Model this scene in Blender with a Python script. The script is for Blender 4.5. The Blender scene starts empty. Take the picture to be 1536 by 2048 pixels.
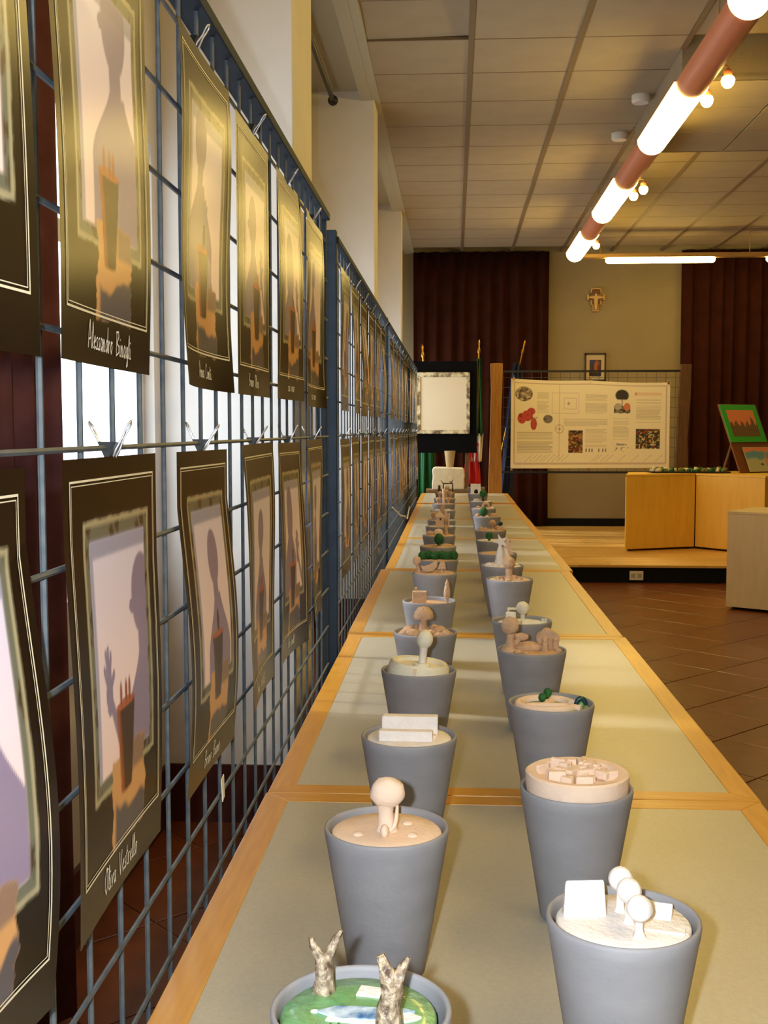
import bpy, bmesh, math, random
import numpy as np
from mathutils import Vector, Matrix, noise

# ------------------------------------------------------------------ camera, light, exposure
sc = bpy.context.scene
C = sc.collection
EYE = 1.337
cam_d = bpy.data.cameras.new('camera')
cam_d.sensor_fit = 'VERTICAL'
cam_d.sensor_height = 36.0
cam_d.lens = 36.0 * 2280.0 / 2048.0
cam_d.clip_start = 0.02
cam_o = bpy.data.objects.new('camera', cam_d)
C.objects.link(cam_o)
cam_o.location = (0, 0, EYE)
cam_o.rotation_euler = (math.radians(90 - 4.114), 0, math.radians(3.505))
sc.camera = cam_o

w = bpy.data.worlds.new('world')
sc.world = w
w.use_nodes = True
w.node_tree.nodes['Background'].inputs[0].default_value = (0.75, 0.85, 1.0, 1)
w.node_tree.nodes['Background'].inputs[1].default_value = 0.25

fl_d = bpy.data.lights.new('camera_flash', 'POINT')     # the camera's own flash, left of the lens
fl_d.energy = 40.0
fl_d.color = (0.80, 0.91, 1.0)
fl_d.shadow_soft_size = 0.012
fl_o = bpy.data.objects.new('camera_flash', fl_d)
C.objects.link(fl_o)
fl_o.location = (-0.055, -0.01, EYE + 0.02)

sun_d = bpy.data.lights.new('daylight', 'SUN')           # low daylight from outside the side windows
sun_d.energy = 7.5
sun_d.color = (0.92, 0.96, 1.0)
sun_d.angle = math.radians(5)
sun_o = bpy.data.objects.new('daylight', sun_d)
C.objects.link(sun_o)
sun_o.location = (-4, 5, 4)
sun_o.rotation_euler = Vector((math.cos(math.radians(34)), -0.13, -math.sin(math.radians(34)))).to_track_quat('-Z', 'Y').to_euler()

LAMP_COL = (1.0, 0.71, 0.19)
LAMP_STR = 13.0
SPOT_STR = 20.0
WIN_COL = (0.80, 0.90, 1.0)
WIN_STR = 1.6

vs = sc.view_settings
vs.view_transform = 'Standard'
vs.look = 'None'
vs.exposure = 1.05
vs.gamma = 1.0
vs.use_curve_mapping = False
sc.cycles.use_denoising = True
sc.cycles.max_bounces = 6
sc.cycles.sample_clamp_indirect = 4.0

random.seed(7)
rnd = random.uniform
PI = math.pi


# ------------------------------------------------------------------ helpers
def lin(c):
    return tuple(((x / 255.0) / 12.92 if x / 255.0 <= 0.04045 else ((x / 255.0 + 0.055) / 1.055) ** 2.4) for x in c)


MATS = {}


def mat(name, col, rough=0.6, metal=0.0, var=None, bump=None, coat=0.0, emit=None, stretch=None, spec=None):
    """col sRGB 0..255; var=(second colour, noise scale, contrast); bump=(scale, strength); stretch scales the noise space"""
    if name in MATS:
        return MATS[name]
    m = bpy.data.materials.new(name)
    m.use_nodes = True
    nt = m.node_tree
    b = nt.nodes['Principled BSDF']
    b.inputs['Base Color'].default_value = (*lin(col), 1)
    b.inputs['Roughness'].default_value = rough
    b.inputs['Metallic'].default_value = metal
    if coat:
        b.inputs['Coat Weight'].default_value = coat
        b.inputs['Coat Roughness'].default_value = 0.12
    if spec is not None:
        b.inputs['Specular IOR Level'].default_value = spec
    src = None
    if var or bump:
        tc = nt.nodes.new('ShaderNodeTexCoord')
        mp = nt.nodes.new('ShaderNodeMapping')
        nt.links.new(tc.outputs['Object'], mp.inputs[0])
        if stretch:
            mp.inputs['Scale'].default_value = stretch
        src = mp.outputs[0]
    if var:
        n = nt.nodes.new('ShaderNodeTexNoise')
        n.inputs['Scale'].default_value = var[1]
        n.inputs['Detail'].default_value = 6
        nt.links.new(src, n.inputs['Vector'])
        r = nt.nodes.new('ShaderNodeValToRGB')
        r.color_ramp.elements[0].position = 0.5 - var[2]
        r.color_ramp.elements[1].position = 0.5 + var[2]
        r.color_ramp.elements[0].color = (*lin(var[0]), 1)
        r.color_ramp.elements[1].color = (*lin(col), 1)
        nt.links.new(n.outputs['Fac'], r.inputs[0])
        nt.links.new(r.outputs[0], b.inputs['Base Color'])
    if bump:
        n2 = nt.nodes.new('ShaderNodeTexNoise')
        n2.inputs['Scale'].default_value = bump[0]
        n2.inputs['Detail'].default_value = 4
        nt.links.new(src, n2.inputs['Vector'])
        bp = nt.nodes.new('ShaderNodeBump')
        bp.inputs['Strength'].default_value = bump[1]
        bp.inputs['Distance'].default_value = 0.01
        nt.links.new(n2.outputs['Fac'], bp.inputs['Height'])
        nt.links.new(bp.outputs[0], b.inputs['Normal'])
    if emit:
        b.inputs['Emission Color'].default_value = (*emit[0], 1)
        b.inputs['Emission Strength'].default_value = emit[1]
    MATS[name] = m
    return m


def attr_mat(name, rough, coat=0.0, coat_rough=0.1):
    if name in MATS:
        return MATS[name]
    m = bpy.data.materials.new(name)
    m.use_nodes = True
    nt = m.node_tree
    b = nt.nodes['Principled BSDF']
    a = nt.nodes.new('ShaderNodeAttribute')
    a.attribute_name = 'Col'
    nt.links.new(a.outputs['Color'], b.inputs['Base Color'])
    b.inputs['Roughness'].default_value = rough
    b.inputs['Coat Weight'].default_value = coat
    b.inputs['Coat Roughness'].default_value = coat_rough
    MATS[name] = m
    return m


class MB:
    def __init__(self):
        self.v, self.f = [], []

    def add(self, vs, fs, M=None):
        o = len(self.v)
        self.v += [tuple(M @ Vector(p)) for p in vs] if M is not None else [tuple(p) for p in vs]
        self.f += [tuple(o + i for i in q) for q in fs]
        return self

    def box(self, c, s, M=None, rz=0.0):
        hx, hy, hz = s[0] / 2, s[1] / 2, s[2] / 2
        vs = [(x, y, z) for z in (-hz, hz) for (x, y) in ((-hx, -hy), (hx, -hy), (hx, hy), (-hx, hy))]
        T = Matrix.Translation(Vector(c)) @ Matrix.Rotation(rz, 4, 'Z')
        if M is not None:
            T = M @ T
        return self.add(vs, [(0, 3, 2, 1), (4, 5, 6, 7), (0, 1, 5, 4), (1, 2, 6, 5), (2, 3, 7, 6), (3, 0, 4, 7)], T)

    def bx(self, x0, x1, y0, y1, z0, z1):
        return self.box(((x0 + x1) / 2, (y0 + y1) / 2, (z0 + z1) / 2), (x1 - x0, y1 - y0, z1 - z0))

    def prism(self, poly, z0, z1, M=None):
        n = len(poly)
        vs = [(x, y, z0) for x, y in poly] + [(x, y, z1) for x, y in poly]
        fs = [tuple(range(n - 1, -1, -1)), tuple(range(n, 2 * n))]
        fs += [(i, (i + 1) % n, n + (i + 1) % n, n + i) for i in range(n)]
        return self.add(vs, fs, M)

    def lathe(self, prof, c=(0, 0, 0), n=32, M=None, jit=0.0):
        vs, fs = [], []
        k = len(prof)
        for i in range(n):
            a = 2 * PI * i / n
            for r, z in prof:
                rr = r
                if jit:
                    rr = r * (1 + jit * noise.noise(Vector((math.cos(a) * 2, math.sin(a) * 2, z * 60 + c[0] * 31))))
                vs.append((c[0] + rr * math.cos(a), c[1] + rr * math.sin(a), c[2] + z))
        for i in range(n):
            j = (i + 1) % n
            for q in range(k - 1):
                fs.append((i * k + q, j * k + q, j * k + q + 1, i * k + q + 1))
        if prof[0][0] > 1e-6:
            fs.append(tuple(i * k for i in range(n - 1, -1, -1)))
        if prof[-1][0] > 1e-6:
            fs.append(tuple(i * k + k - 1 for i in range(n)))
        return self.add(vs, fs, M)

    def tube(self, pts, rad, n=8, closed=False, jit=0.0):
        P = [Vector(p) for p in pts]
        m = len(P)
        R = rad if isinstance(rad, (list, tuple)) else [rad] * m
        vs, fs = [], []
        up = None
        for i in range(m):
            a = P[i - 1] if (i > 0 or closed) else P[i]
            b = P[(i + 1) % m] if (i < m - 1 or closed) else P[i]
            t = (b - a).normalized()
            if up is None:
                up = Vector((0, 0, 1)) if abs(t.z) < 0.9 else Vector((1, 0, 0))
            s = t.cross(up).normalized()
            up = s.cross(t).normalized()
            for k in range(n):
                an = 2 * PI * k / n
                r = R[i]
                if jit:
                    r *= 1 + jit * noise.noise(P[i] * 90 + Vector((k * 1.7, 0, 0)))
                vs.append(P[i] + (s * math.cos(an) + up * math.sin(an)) * r)
        for i in range(m if closed else m - 1):
            j = (i + 1) % m
            for k in range(n):
                l = (k + 1) % n
                fs.append((i * n + k, i * n + l, j * n + l, j * n + k))
        if not closed:
            fs.append(tuple(range(n - 1, -1, -1)))
            fs.append(tuple((m - 1) * n + k for k in range(n)))
        return self.add(vs, fs)

    def ball(self, c, r, s=(1, 1, 1), n=18, m=12, jit=0.0, fr=3.0, M=None):
        vs, fs = [], []
        off = Vector((c[0] * 97 + r * 411, c[1] * 53, c[2] * 71))
        for i in range(m + 1):
            th = PI * i / m
            for k in range(n):
                ph = 2 * PI * k / n
                d = Vector((math.sin(th) * math.cos(ph), math.sin(th) * math.sin(ph), math.cos(th)))
                q = 1 + (jit * noise.noise(d * fr + off) if jit else 0)
                vs.append((c[0] + d.x * r * s[0] * q, c[1] + d.y * r * s[1] * q, c[2] + d.z * r * s[2] * q))
        for i in range(m):
            for k in range(n):
                l = (k + 1) % n
                fs.append((i * n + k, (i + 1) * n + k, (i + 1) * n + l, i * n + l))
        return self.add(vs, fs, M)

    def sheet(self, fn, nu, nv):
        vs = [fn(i / nu, j / nv) for j in range(nv + 1) for i in range(nu + 1)]
        fs = [(j * (nu + 1) + i, j * (nu + 1) + i + 1, (j + 1) * (nu + 1) + i + 1, (j + 1) * (nu + 1) + i) for j in range(nv) for i in range(nu)]
        return self.add(vs, fs)

    def mesh(self, name, m=None, smooth=None):
        me = bpy.data.meshes.new(name)
        me.from_pydata(self.v, [], self.f)
        me.update()
        if m:
            me.materials.append(m)
        if smooth is not None:
            me.polygons.foreach_set('use_smooth', [True] * len(me.polygons))
            if smooth > 0:
                me.set_sharp_from_angle(angle=math.radians(smooth))
        return me

    def build(self, name, m, parent=None, smooth=None, bevel=0.0, loc=None):
        o = bpy.data.objects.new(name, self.mesh(name, m, smooth))
        C.objects.link(o)
        if parent:
            o.parent = parent
        if loc:
            o.location = loc
        if bevel:
            b = o.modifiers.new('bevel', 'BEVEL')
            b.width = bevel
            b.segments = 2
            b.limit_method = 'ANGLE'
        return o


def link(name, me, parent=None, loc=None):
    o = bpy.data.objects.new(name, me)
    C.objects.link(o)
    if parent:
        o.parent = parent
    if loc:
        o.location = loc
    return o


def tag(o, label=None, cat=None, group=None, kind=None):
    if label:
        o['label'] = label
    if cat:
        o['category'] = cat
    if group:
        o['group'] = group
    if kind:
        o['kind'] = kind
    return o


def thing(name, label, cat, loc=(0, 0, 0), rz=0.0, group=None):
    o = bpy.data.objects.new(name, None)
    o.empty_display_size = 0.05
    C.objects.link(o)
    o.location = loc
    o.rotation_euler = (0, 0, rz)
    return tag(o, label, cat, group)


def struct(name, mb, m, label=None, **k):
    o = mb.build(name, m, **k)
    return tag(o, label, None, None, 'structure')


ORD = ['first', 'second', 'third', 'fourth', 'fifth', 'sixth', 'seventh', 'eighth', 'ninth', 'tenth', 'eleventh', 'twelfth', 'thirteenth', 'fourteenth', 'fifteenth', 'sixteenth']

# ------------------------------------------------------------------ materials
M_wall = mat('wall_plaster', (158, 140, 104), 0.85, var=((149, 131, 95), 3.0, 0.3), bump=(40, 0.08))
M_wallr = mat('far_wall_plaster', (128, 104, 74), 0.85, var=((118, 94, 66), 3.0, 0.3))
M_pillar = mat('pillar_plaster', (226, 220, 212), 0.8, var=((214, 208, 200), 4.0, 0.3), bump=(60, 0.06))
M_tile_c = mat('ceiling_tile', (168, 150, 120), 0.9, var=((158, 140, 110), 5.0, 0.3), bump=(160, 0.25))
M_runner = mat('ceiling_runner', (118, 96, 66), 0.6)
M_plenum = mat('plenum', (60, 62, 64), 0.9)
M_soffit = mat('soffit_plaster', (176, 168, 142), 0.85)
M_grout = mat('floor_grout', (120, 92, 72), 0.8)
M_floor = mat('floor_tile', (120, 62, 26), 0.3, var=((92, 44, 18), 9.0, 0.22), bump=(30, 0.03))
M_base = mat('baseboard', (70, 26, 18), 0.45)
M_curt = mat('curtain_cloth', (66, 30, 16), 0.95, var=((48, 20, 10), 6.0, 0.3), spec=0.1)
M_curtw = mat('window_curtain_cloth', (114, 72, 72), 0.9, var=((88, 52, 52), 14.0, 0.3), spec=0.1)
M_steel = mat('rack_paint', (50, 60, 72), 0.65, var=((42, 50, 62), 30.0, 0.25), spec=0.1)
M_wire = mat('rack_wire', (90, 94, 96), 0.5, var=((66, 73, 80), 60.0, 0.2), spec=0.3)
M_clipb = mat('clip_black', (22, 22, 24), 0.35)
M_chrome = mat('clip_chrome', (235, 235, 240), 0.3, 0.7)
M_pot = mat('grey_clay', (150, 147, 150), 0.62, var=((128, 126, 130), 14.0, 0.35), bump=(120, 0.05), stretch=(1, 1, 2.2))
M_clay = mat('pink_clay', (236, 208, 184), 0.85, var=((226, 196, 172), 60.0, 0.3), bump=(180, 0.15))
M_clay_warm = mat('warm_lit_clay', (214, 178, 144), 0.85, var=((196, 158, 124), 70.0, 0.3), bump=(160, 0.5))  # same clay as the pink, tan from warm light put into the colour
M_white = mat('white_clay', (238, 230, 224), 0.8, var=((226, 214, 206), 50.0, 0.3), bump=(160, 0.25))
M_cream = mat('cream_clay', (236, 232, 208), 0.8, var=((226, 216, 196), 40.0, 0.3), bump=(140, 0.25))
M_green = mat('green_glaze', (84, 154, 104), 0.3, var=((124, 156, 92), 40.0, 0.28), bump=(90, 0.3), coat=0.4)
M_leaf = mat('green_moss', (46, 118, 48), 0.7, var=((20, 70, 36), 90.0, 0.25), bump=(200, 0.7))
M_dteal = mat('dark_teal_glaze', (28, 60, 62), 0.3)
M_pond = mat('pond_glaze', (58, 110, 160), 0.12, var=((214, 228, 236), 70.0, 0.16), coat=0.6)
M_bark = mat('bark_glaze', (190, 168, 140), 0.35, var=((88, 66, 52), 150.0, 0.16), bump=(150, 0.6), coat=0.3)
M_dbark = mat('dark_bark', (70, 48, 36), 0.7)
M_lino = mat('table_linoleum', (180, 171, 150), 0.36, var=((166, 157, 137), 160.0, 0.35), bump=(300, 0.05))
M_trim = mat('table_edge_wood', (208, 152, 50), 0.34, var=((186, 126, 36), 9.0, 0.3), stretch=(12, 1, 12))
M_trimx = mat('table_end_wood', (208, 152, 50), 0.34, var=((186, 126, 36), 9.0, 0.3), stretch=(1, 12, 12))
M_leg = mat('table_leg', (120, 92, 56), 0.5)
M_ply = mat('cabinet_ply', (242, 196, 80), 0.5, var=((228, 178, 62), 4.0, 0.3), stretch=(6, 6, 0.7))
M_pale = mat('cabinet_birch', (228, 202, 156), 0.5, var=((216, 188, 142), 5.0, 0.3), stretch=(5, 5, 0.8))
M_black = mat('black_board', (12, 10, 9), 0.9, spec=0.1)
M_riser = mat('stage_riser', (14, 13, 12), 0.8, spec=0.2)
M_plank = mat('rough_plank', (196, 140, 56), 0.7, var=((150, 96, 34), 7.0, 0.3), stretch=(8, 8, 0.8), bump=(40, 0.3))
M_plankd = mat('dark_plank', (120, 80, 36), 0.8, var=((84, 54, 24), 9.0, 0.3), stretch=(8, 8, 0.8), bump=(40, 0.4))
M_brass = mat('brass', (200, 150, 60), 0.3, 1.0)
M_copper = mat('copper_housing', (224, 138, 94), 0.5, 0.15)
M_rail = mat('track_rail', (220, 180, 110), 0.35, 0.7)
M_diff = mat('lamp_diffuser', (255, 250, 240), 0.5, emit=(LAMP_COL, LAMP_STR))
M_bulb = mat('spot_bulb', (255, 250, 240), 0.5, emit=(LAMP_COL, SPOT_STR))
M_pane = bpy.data.materials.new('window_pane')          # clear glass mixed with emission that stands in for daylight
M_pane.use_nodes = True
_pt = M_pane.node_tree
_pt.nodes.remove(_pt.nodes['Principled BSDF'])
_pm = _pt.nodes.new('ShaderNodeMixShader')
_pm.inputs[0].default_value = 0.6
_pa = _pt.nodes.new('ShaderNodeBsdfTransparent')
_pe = _pt.nodes.new('ShaderNodeEmission')
_pe.inputs[0].default_value = (*WIN_COL, 1)
_pe.inputs[1].default_value = WIN_STR / 0.6
_pt.links.new(_pa.outputs[0], _pm.inputs[1])
_pt.links.new(_pe.outputs[0], _pm.inputs[2])
_pt.links.new(_pm.outputs[0], _pt.nodes['Material Output'].inputs[0])
M_wframe = mat('window_frame', (225, 228, 230), 0.5)
M_rodm = mat('curtain_rod', (26, 24, 22), 0.4)
M_paper = mat('paper', (236, 230, 214), 0.7)
M_stone = mat('white_stone', (226, 212, 180), 0.9, var=((206, 190, 156), 12.0, 0.3), bump=(30, 0.6))
M_frost = mat('distressed_frame', (224, 206, 160), 0.7, var=((110, 90, 58), 18.0, 0.1))
M_canvas = mat('canvas_panel', (236, 218, 182), 0.8, var=((228, 208, 172), 3.0, 0.4))
M_ivory = mat('ivory_line', (232, 222, 192), 0.5)
M_ink = mat('white_ink', (244, 244, 240), 0.5)
M_plastic = mat('white_plastic', (226, 218, 200), 0.5)
M_print = attr_mat('glossy_print', 0.27, 0.0, 0.2)
M_print.node_tree.nodes['Principled BSDF'].inputs['Specular IOR Level'].default_value = 0.2
M_poster = attr_mat('poster_print', 0.55)
M_paint = attr_mat('painted_picture', 0.6)
M_fgreen = mat('flag_green', (20, 92, 46), 0.8)
M_fwhite = mat('flag_white', (226, 220, 206), 0.8)
M_fred = mat('flag_red', (196, 32, 36), 0.8)
M_fblue = mat('flag_blue', (22, 30, 66), 0.8)

# stage parquet: wood with fine board pattern
M_parq = bpy.data.materials.new('stage_parquet')
M_parq.use_nodes = True
_nt = M_parq.node_tree
_b = _nt.nodes['Principled BSDF']
_b.inputs['Roughness'].default_value = 0.38
_tc = _nt.nodes.new('ShaderNodeTexCoord')
_br = _nt.nodes.new('ShaderNodeTexBrick')
_br.inputs['Scale'].default_value = 1.0
_br.inputs['Brick Width'].default_value = 0.55
_br.inputs['Row Height'].default_value = 0.09
_br.inputs['Mortar Size'].default_value = 0.0015
_br.inputs['Color1'].default_value = (*lin((222, 178, 96)), 1)
_br.inputs['Color2'].default_value = (*lin((198, 150, 74)), 1)
_br.inputs['Mortar'].default_value = (*lin((120, 84, 40)), 1)
_nt.links.new(_tc.outputs['Object'], _br.inputs['Vector'])
_nt.links.new(_br.outputs['Color'], _b.inputs['Base Color'])

# ------------------------------------------------------------------ room shell
XL, XP, XR = -0.98, -0.53, 5.6          # window plane, pillar face, right wall
Y0, YB = -2.6, 14.15
ZC = 3.5

# floor: slab + diagonal tiles
fl = struct('floor', MB().bx(XL - 0.1, XR + 0.1, Y0 - 0.1, YB + 0.1, -0.1, -0.004), M_grout, 'dark red-brown diagonal tile floor')
TS = 0.40
tile_poly = []
ch = 0.0025
h = TS / 2 - 0.003
tm = MB()
tm.add([(-h, -h, -0.004), (h, -h, -0.004), (h, h, -0.004), (-h, h, -0.004),
        (-h, -h, -0.001), (h, -h, -0.001), (h, h, -0.001), (-h, h, -0.001),
        (-h + ch, -h + ch, 0), (h - ch, -h + ch, 0), (h - ch, h - ch, 0), (-h + ch, h - ch, 0)],
       [(0, 1, 5, 4), (1, 2, 6, 5), (2, 3, 7, 6), (3, 0, 4, 7), (4, 5, 9, 8), (5, 6, 10, 9), (6, 7, 11, 10), (7, 4, 8, 11), (8, 9, 10, 11)])
tile_me = tm.mesh('floor_tile', M_floor)
rest = MB()
R45 = Matrix.Rotation(PI / 4, 4, 'Z')
nt_ = 0
for i in range(-30, 60):
    for j in range(-40, 50):
        p = R45 @ Vector((i * TS + 0.13, j * TS + 0.07, 0))
        if not (XL - 0.24 < p.x < XR - 0.05 and Y0 + 0.1 < p.y < 10.3):
            continue
        if (0.3 < p.x < 3.4 and 3.6 < p.y < 10.3) or (-1.3 < p.x < -0.1 and 0.6 < p.y < 4.4):
            o = link('floor_tile', tile_me, fl, p)
            o.rotation_euler = (0, 0, PI / 4)
            nt_ += 1
        else:
            rest.add([v.co for v in tile_me.vertices], [tuple(q.vertices) for q in tile_me.polygons], Matrix.Translation(p) @ R45)
tag(rest.build('floor_tile_field', M_floor, fl), kind='stuff')

# stage (L-shaped, the table row stands beside it)
st = struct('floor_stage', MB().prism([(0.56, 10.05), (XR, 10.05), (XR, YB), (XL, YB), (XL, 10.95), (0.56, 10.95)], -0.002, 0.135), M_riser, 'low stage with black riser and pale wood boards')
MB().prism([(0.555, 10.035), (XR, 10.035), (XR, YB), (XL, YB), (XL, 10.94), (0.555, 10.94)], 0.135, 0.155).build('stage_boards', M_parq, st)

# walls
wb = struct('wall_back', MB().bx(XL - 0.1, XR + 0.1, YB, YB + 0.12, 0, 3.75), M_wall, 'warm cream plaster back wall')
struct('baseboard_back', MB().bx(XL, XR, YB - 0.02, YB, 0.155, 0.25), M_riser, 'black skirting along the back wall')
struct('wall_right', MB().bx(XR, XR + 0.12, Y0 - 0.1, YB + 0.1, 0, 3.75), M_wallr)
struct('wall_front', MB().bx(XL - 0.1, XR + 0.1, Y0 - 0.12, Y0, 0, 3.75), M_wallr)
wins = [(-1.9, -0.2), (0.6, 3.70), (4.7, 7.45), (8.5, 11.15), (12.0, 13.9)]
wl = MB()
ys = [Y0 - 0.1] + [q for a in wins for q in a] + [YB + 0.1]
for k in range(0, len(ys), 2):
    wl.bx(XL - 0.12, XL, ys[k], ys[k + 1], 0, 3.75)
for a, b in wins:
    wl.bx(XL - 0.12, XL, a, b, 0, 0.9)
    wl.bx(XL - 0.12, XL, a, b, 2.25, 3.75)
wlo = struct('wall_left', wl, M_pillar, 'white plaster side wall with window bays')
for a, b in [(-0.1, 0.35), (3.78, 4.28), (7.62, 7.95), (11.42, 11.72)]:
    MB().bx(XL, XP, a, b, 0.0, 3.62).build('pillar', M_pillar, wlo, bevel=0.004)
    q = MB().bx(XL, XP + 0.012, a - 0.012, b + 0.012, 0, 0.2)
    q.build('pillar_skirting', M_base, wlo)
bl = MB()
for a, b in [(Y0, -0.12), (0.37, 3.76), (4.3, 7.6), (7.97, 11.4), (11.74, YB)]:
    bl.bx(XL, XL + 0.015, a, b, 0, 0.2)
struct('baseboard_left', bl, M_base, 'dark red-brown skirting in the window bays')
for n, (a, b) in enumerate(wins):
    wr = tag(bpy.data.objects.new('window_%d' % (n + 1), None), None, None, None, 'structure')
    C.objects.link(wr)
    wr.location = (XL - 0.06, (a + b) / 2, 0.9)
    L = b - a
    fr = MB()
    for yy in (-L / 2 + 0.03, 0, L / 2 - 0.03):
        fr.box((0, yy, 0.675), (0.05, 0.06, 1.35))
    for zz in (0.03, 0.95, 1.32):
        fr.box((0, 0, zz), (0.05, L, 0.06))
    fr.build('window_frame', M_wframe, wr)
    for s in (-1, 1):
        for z0, z1 in ((0.06, 0.92), (0.98, 1.29)):
            MB().box((-0.01, s * L / 4, (z0 + z1) / 2), (0.008, L / 2 - 0.07, z1 - z0)).build('pane', M_pane, wr)

# ceiling: slab, runners and tiles
ce = struct('ceiling', MB().bx(XL - 0.1, XR + 0.1, Y0 - 0.1, YB + 0.1, 3.66, 3.76), M_plenum, 'suspended ceiling of square mineral tiles')
MB().bx(XL, XP - 0.07, Y0, YB, 3.55, 3.6).build('bay_soffit', M_soffit, ce)
MB().bx(XP - 0.09, XP - 0.015, Y0, YB, ZC - 0.012, 3.66).build('edge_fascia', M_soffit, ce)
CX0, CY0, P6 = -0.515, 7.12, 0.602
cols = [CX0 + P6 * k for k in range(0, 11)]
rows = [CY0 + P6 * k for k in range(-16, 12)]
DX0, DY0, DY1, DZ = 1.285, 6.74, 8.44, 3.32
tb = MB().box((0, 0, 0.006), (P6 - 0.016, P6 - 0.012, 0.012))
ctile_me = tb.mesh('ceiling_tile', M_tile_c)
for ci in range(10):
    for ri in range(27):
        x, y = cols[ci] + P6 / 2, rows[ri] + P6 / 2
        if ci >= 3 and DY0 < y < DY1:
            continue
        o = link('ceiling_tile', ctile_me, ce, (x, y, ZC))
        if ci == 0 and abs(y - (CY0 - P6 / 2 - 0.0)) < 0.1:
            pass
        if ci == 0 and rows[ri] < 6.0 + 0.45 < rows[ri] + P6:
            o.rotation_euler = (math.radians(-1.6), math.radians(-1.1), 0)
            o.location.z += 0.022
for k, x in enumerate(cols[1:10]):
    r = MB()
    if k + 1 >= 3:
        r.bx(x - 0.016, x + 0.016, Y0, DY0, ZC - 0.006, ZC + 0.02)
        r.bx(x - 0.016, x + 0.016, DY1, YB, ZC - 0.006, ZC + 0.02)
    else:
        r.bx(x - 0.016, x + 0.016, Y0, YB, ZC - 0.006, ZC + 0.02)
    r.build('ceiling_runner', M_runner, ce)
for y in rows:
    r = MB()
    r.bx(XP - 0.02, DX0 if DY0 < y < DY1 else XR, y - 0.005, y + 0.005, ZC - 0.001, ZC + 0.015)
    r.build('cross_runner', M_runner, ce)
MB().bx(XP - 0.03, cols[0] + 0.02, Y0, YB, ZC - 0.008, ZC + 0.02).build('edge_runner', M_soffit, ce)
# lowered box of the ceiling on the right of the lamps
dr = MB()
dr.bx(DX0, XR, DY0, DY0 + 0.02, DZ, 3.6)
dr.bx(DX0, XR, DY1 - 0.02, DY1, DZ, 3.6)
dr.bx(DX0, DX0 + 0.02, DY0, DY1, DZ, 3.6)
dr.build('dropped_fascia', M_tile_c, ce)
db = MB().box((0, 0, 0.006), (P6 - 0.012, (DY1 - DY0) / 3 - 0.008, 0.012))
dtile_me = db.mesh('dropped_tile', M_tile_c)
for ci in range(7):
    for ri in range(3):
        link('dropped_tile', dtile_me, ce, (DX0 + 0.02 + P6 * (ci + 0.5), DY0 + (DY1 - DY0) * (ri + 0.5) / 3, DZ))
MB().bx(DX0, XR, DY0, DY1, DZ + 0.02, DZ + 0.04).build('dropped_backing', M_runner, ce)
for yy in (7.65, 8.6):
    MB().lathe([(0.0, 0), (0.05, 0), (0.06, 0.012), (0.06, 0.05), (0.0, 0.05)], (1.2, yy, ZC - 0.05), 20).build('ceiling_disc', M_plastic, ce, smooth=40)


# ------------------------------------------------------------------ curtains
def curtain(name, label, a, b, z0, z1, axis, m, amp=0.045, lam=0.16, seed=0, grp=None):
    """a,b: ends along the axis ('x' with fixed y, or 'y' with fixed x) given as 2-tuples"""
    rr = random.Random(seed)
    (ax, ay), (bx_, by) = a, b
    L = math.hypot(bx_ - ax, by - ay)
    dx, dy = (bx_ - ax) / L, (by - ay) / L
    n = int(L / 0.012)
    ph = [rr.uniform(-0.9, 0.9) for _ in range(60)]
    am = [rr.uniform(0.5, 1.15) for _ in range(60)]

    def off(s, v):
        q = s / lam
        k = int(q) % 59
        t = q - int(q)
        t = t * t * (3 - 2 * t)
        A = am[k] * (1 - t) + am[k + 1] * t
        p = ph[k] * (1 - t) + ph[k + 1] * t
        return amp * A * (math.sin(2 * PI * q + p + 0.5 * (1 - v) * p) + 0.25 * math.sin(4 * PI * q + 2 * p)) * (0.75 + 0.25 * (1 - v))

    def fn(u, v):
        s = u * L
        o = off(s, v)
        s2 = s + 0.012 * math.sin(3 * v + s * 5) * (1 - v)
        return (ax + dx * s2 - dy * o, ay + dy * s2 + dx * o, z0 + (z1 - z0) * v)
    o = MB().sheet(fn, n, 8).build(name, m, smooth=0)
    sd = o.modifiers.new('thick', 'SOLIDIFY')
    sd.thickness = 0.003
    return tag(o, label, 'curtain', grp)


curtain('curtain', 'dark brown pleated curtain behind the flags on the back wall', (-0.50, 14.04), (1.14, 14.04), 0.17, 3.49, 'x', M_curt, seed=1)
curtain('curtain', 'dark brown pleated curtain on the back wall behind the green picture', (2.725, 14.04), (5.5, 14.04), 0.17, 3.49, 'x', M_curt, seed=2)
curtain('curtain', 'brown window curtain behind the nearest photo prints', (-0.87, 0.75), (-0.87, 2.46), 0.03, 3.45, 'y', M_curtw, seed=3, lam=0.13, amp=0.03)
curtain('curtain', 'brown window curtain tucked behind the first white pillar', (-0.83, 4.33), (-0.83, 5.0), 0.03, 3.45, 'y', M_curtw, seed=4, lam=0.12, amp=0.03)
curtain('curtain', 'brown window curtain between the second and third pillars', (-0.83, 8.05), (-0.83, 9.0), 0.03, 3.45, 'y', M_curtw, seed=5, lam=0.12, amp=0.03)
for nm, a, b in [('nearest window bay', 0.45, 3.7), ('second window bay, ending at a white pillar', 4.35, 7.5), ('third window bay', 8.02, 11.3)]:
    r = thing('curtain_rod', 'black curtain rod across the ' + nm, 'curtain rod', (-0.79, a, 3.46), 0, 'curtain rods')
    MB().tube([(0, 0, 0), (0, b - a, 0)], 0.016, 10).build('rod', M_rodm, r, smooth=50)
    for yy in (0, b - a):
        MB().ball((0, yy, 0), 0.034, n=14, m=8).build('finial', M_rodm, r, smooth=0)

# ------------------------------------------------------------------ hanging lights
LX, LZ = 1.28, 3.22
lamp = thing('suspended_light_channel', 'long copper suspended light channel with white fluorescent diffusers', 'ceiling light', (LX, -1.6, LZ))


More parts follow.
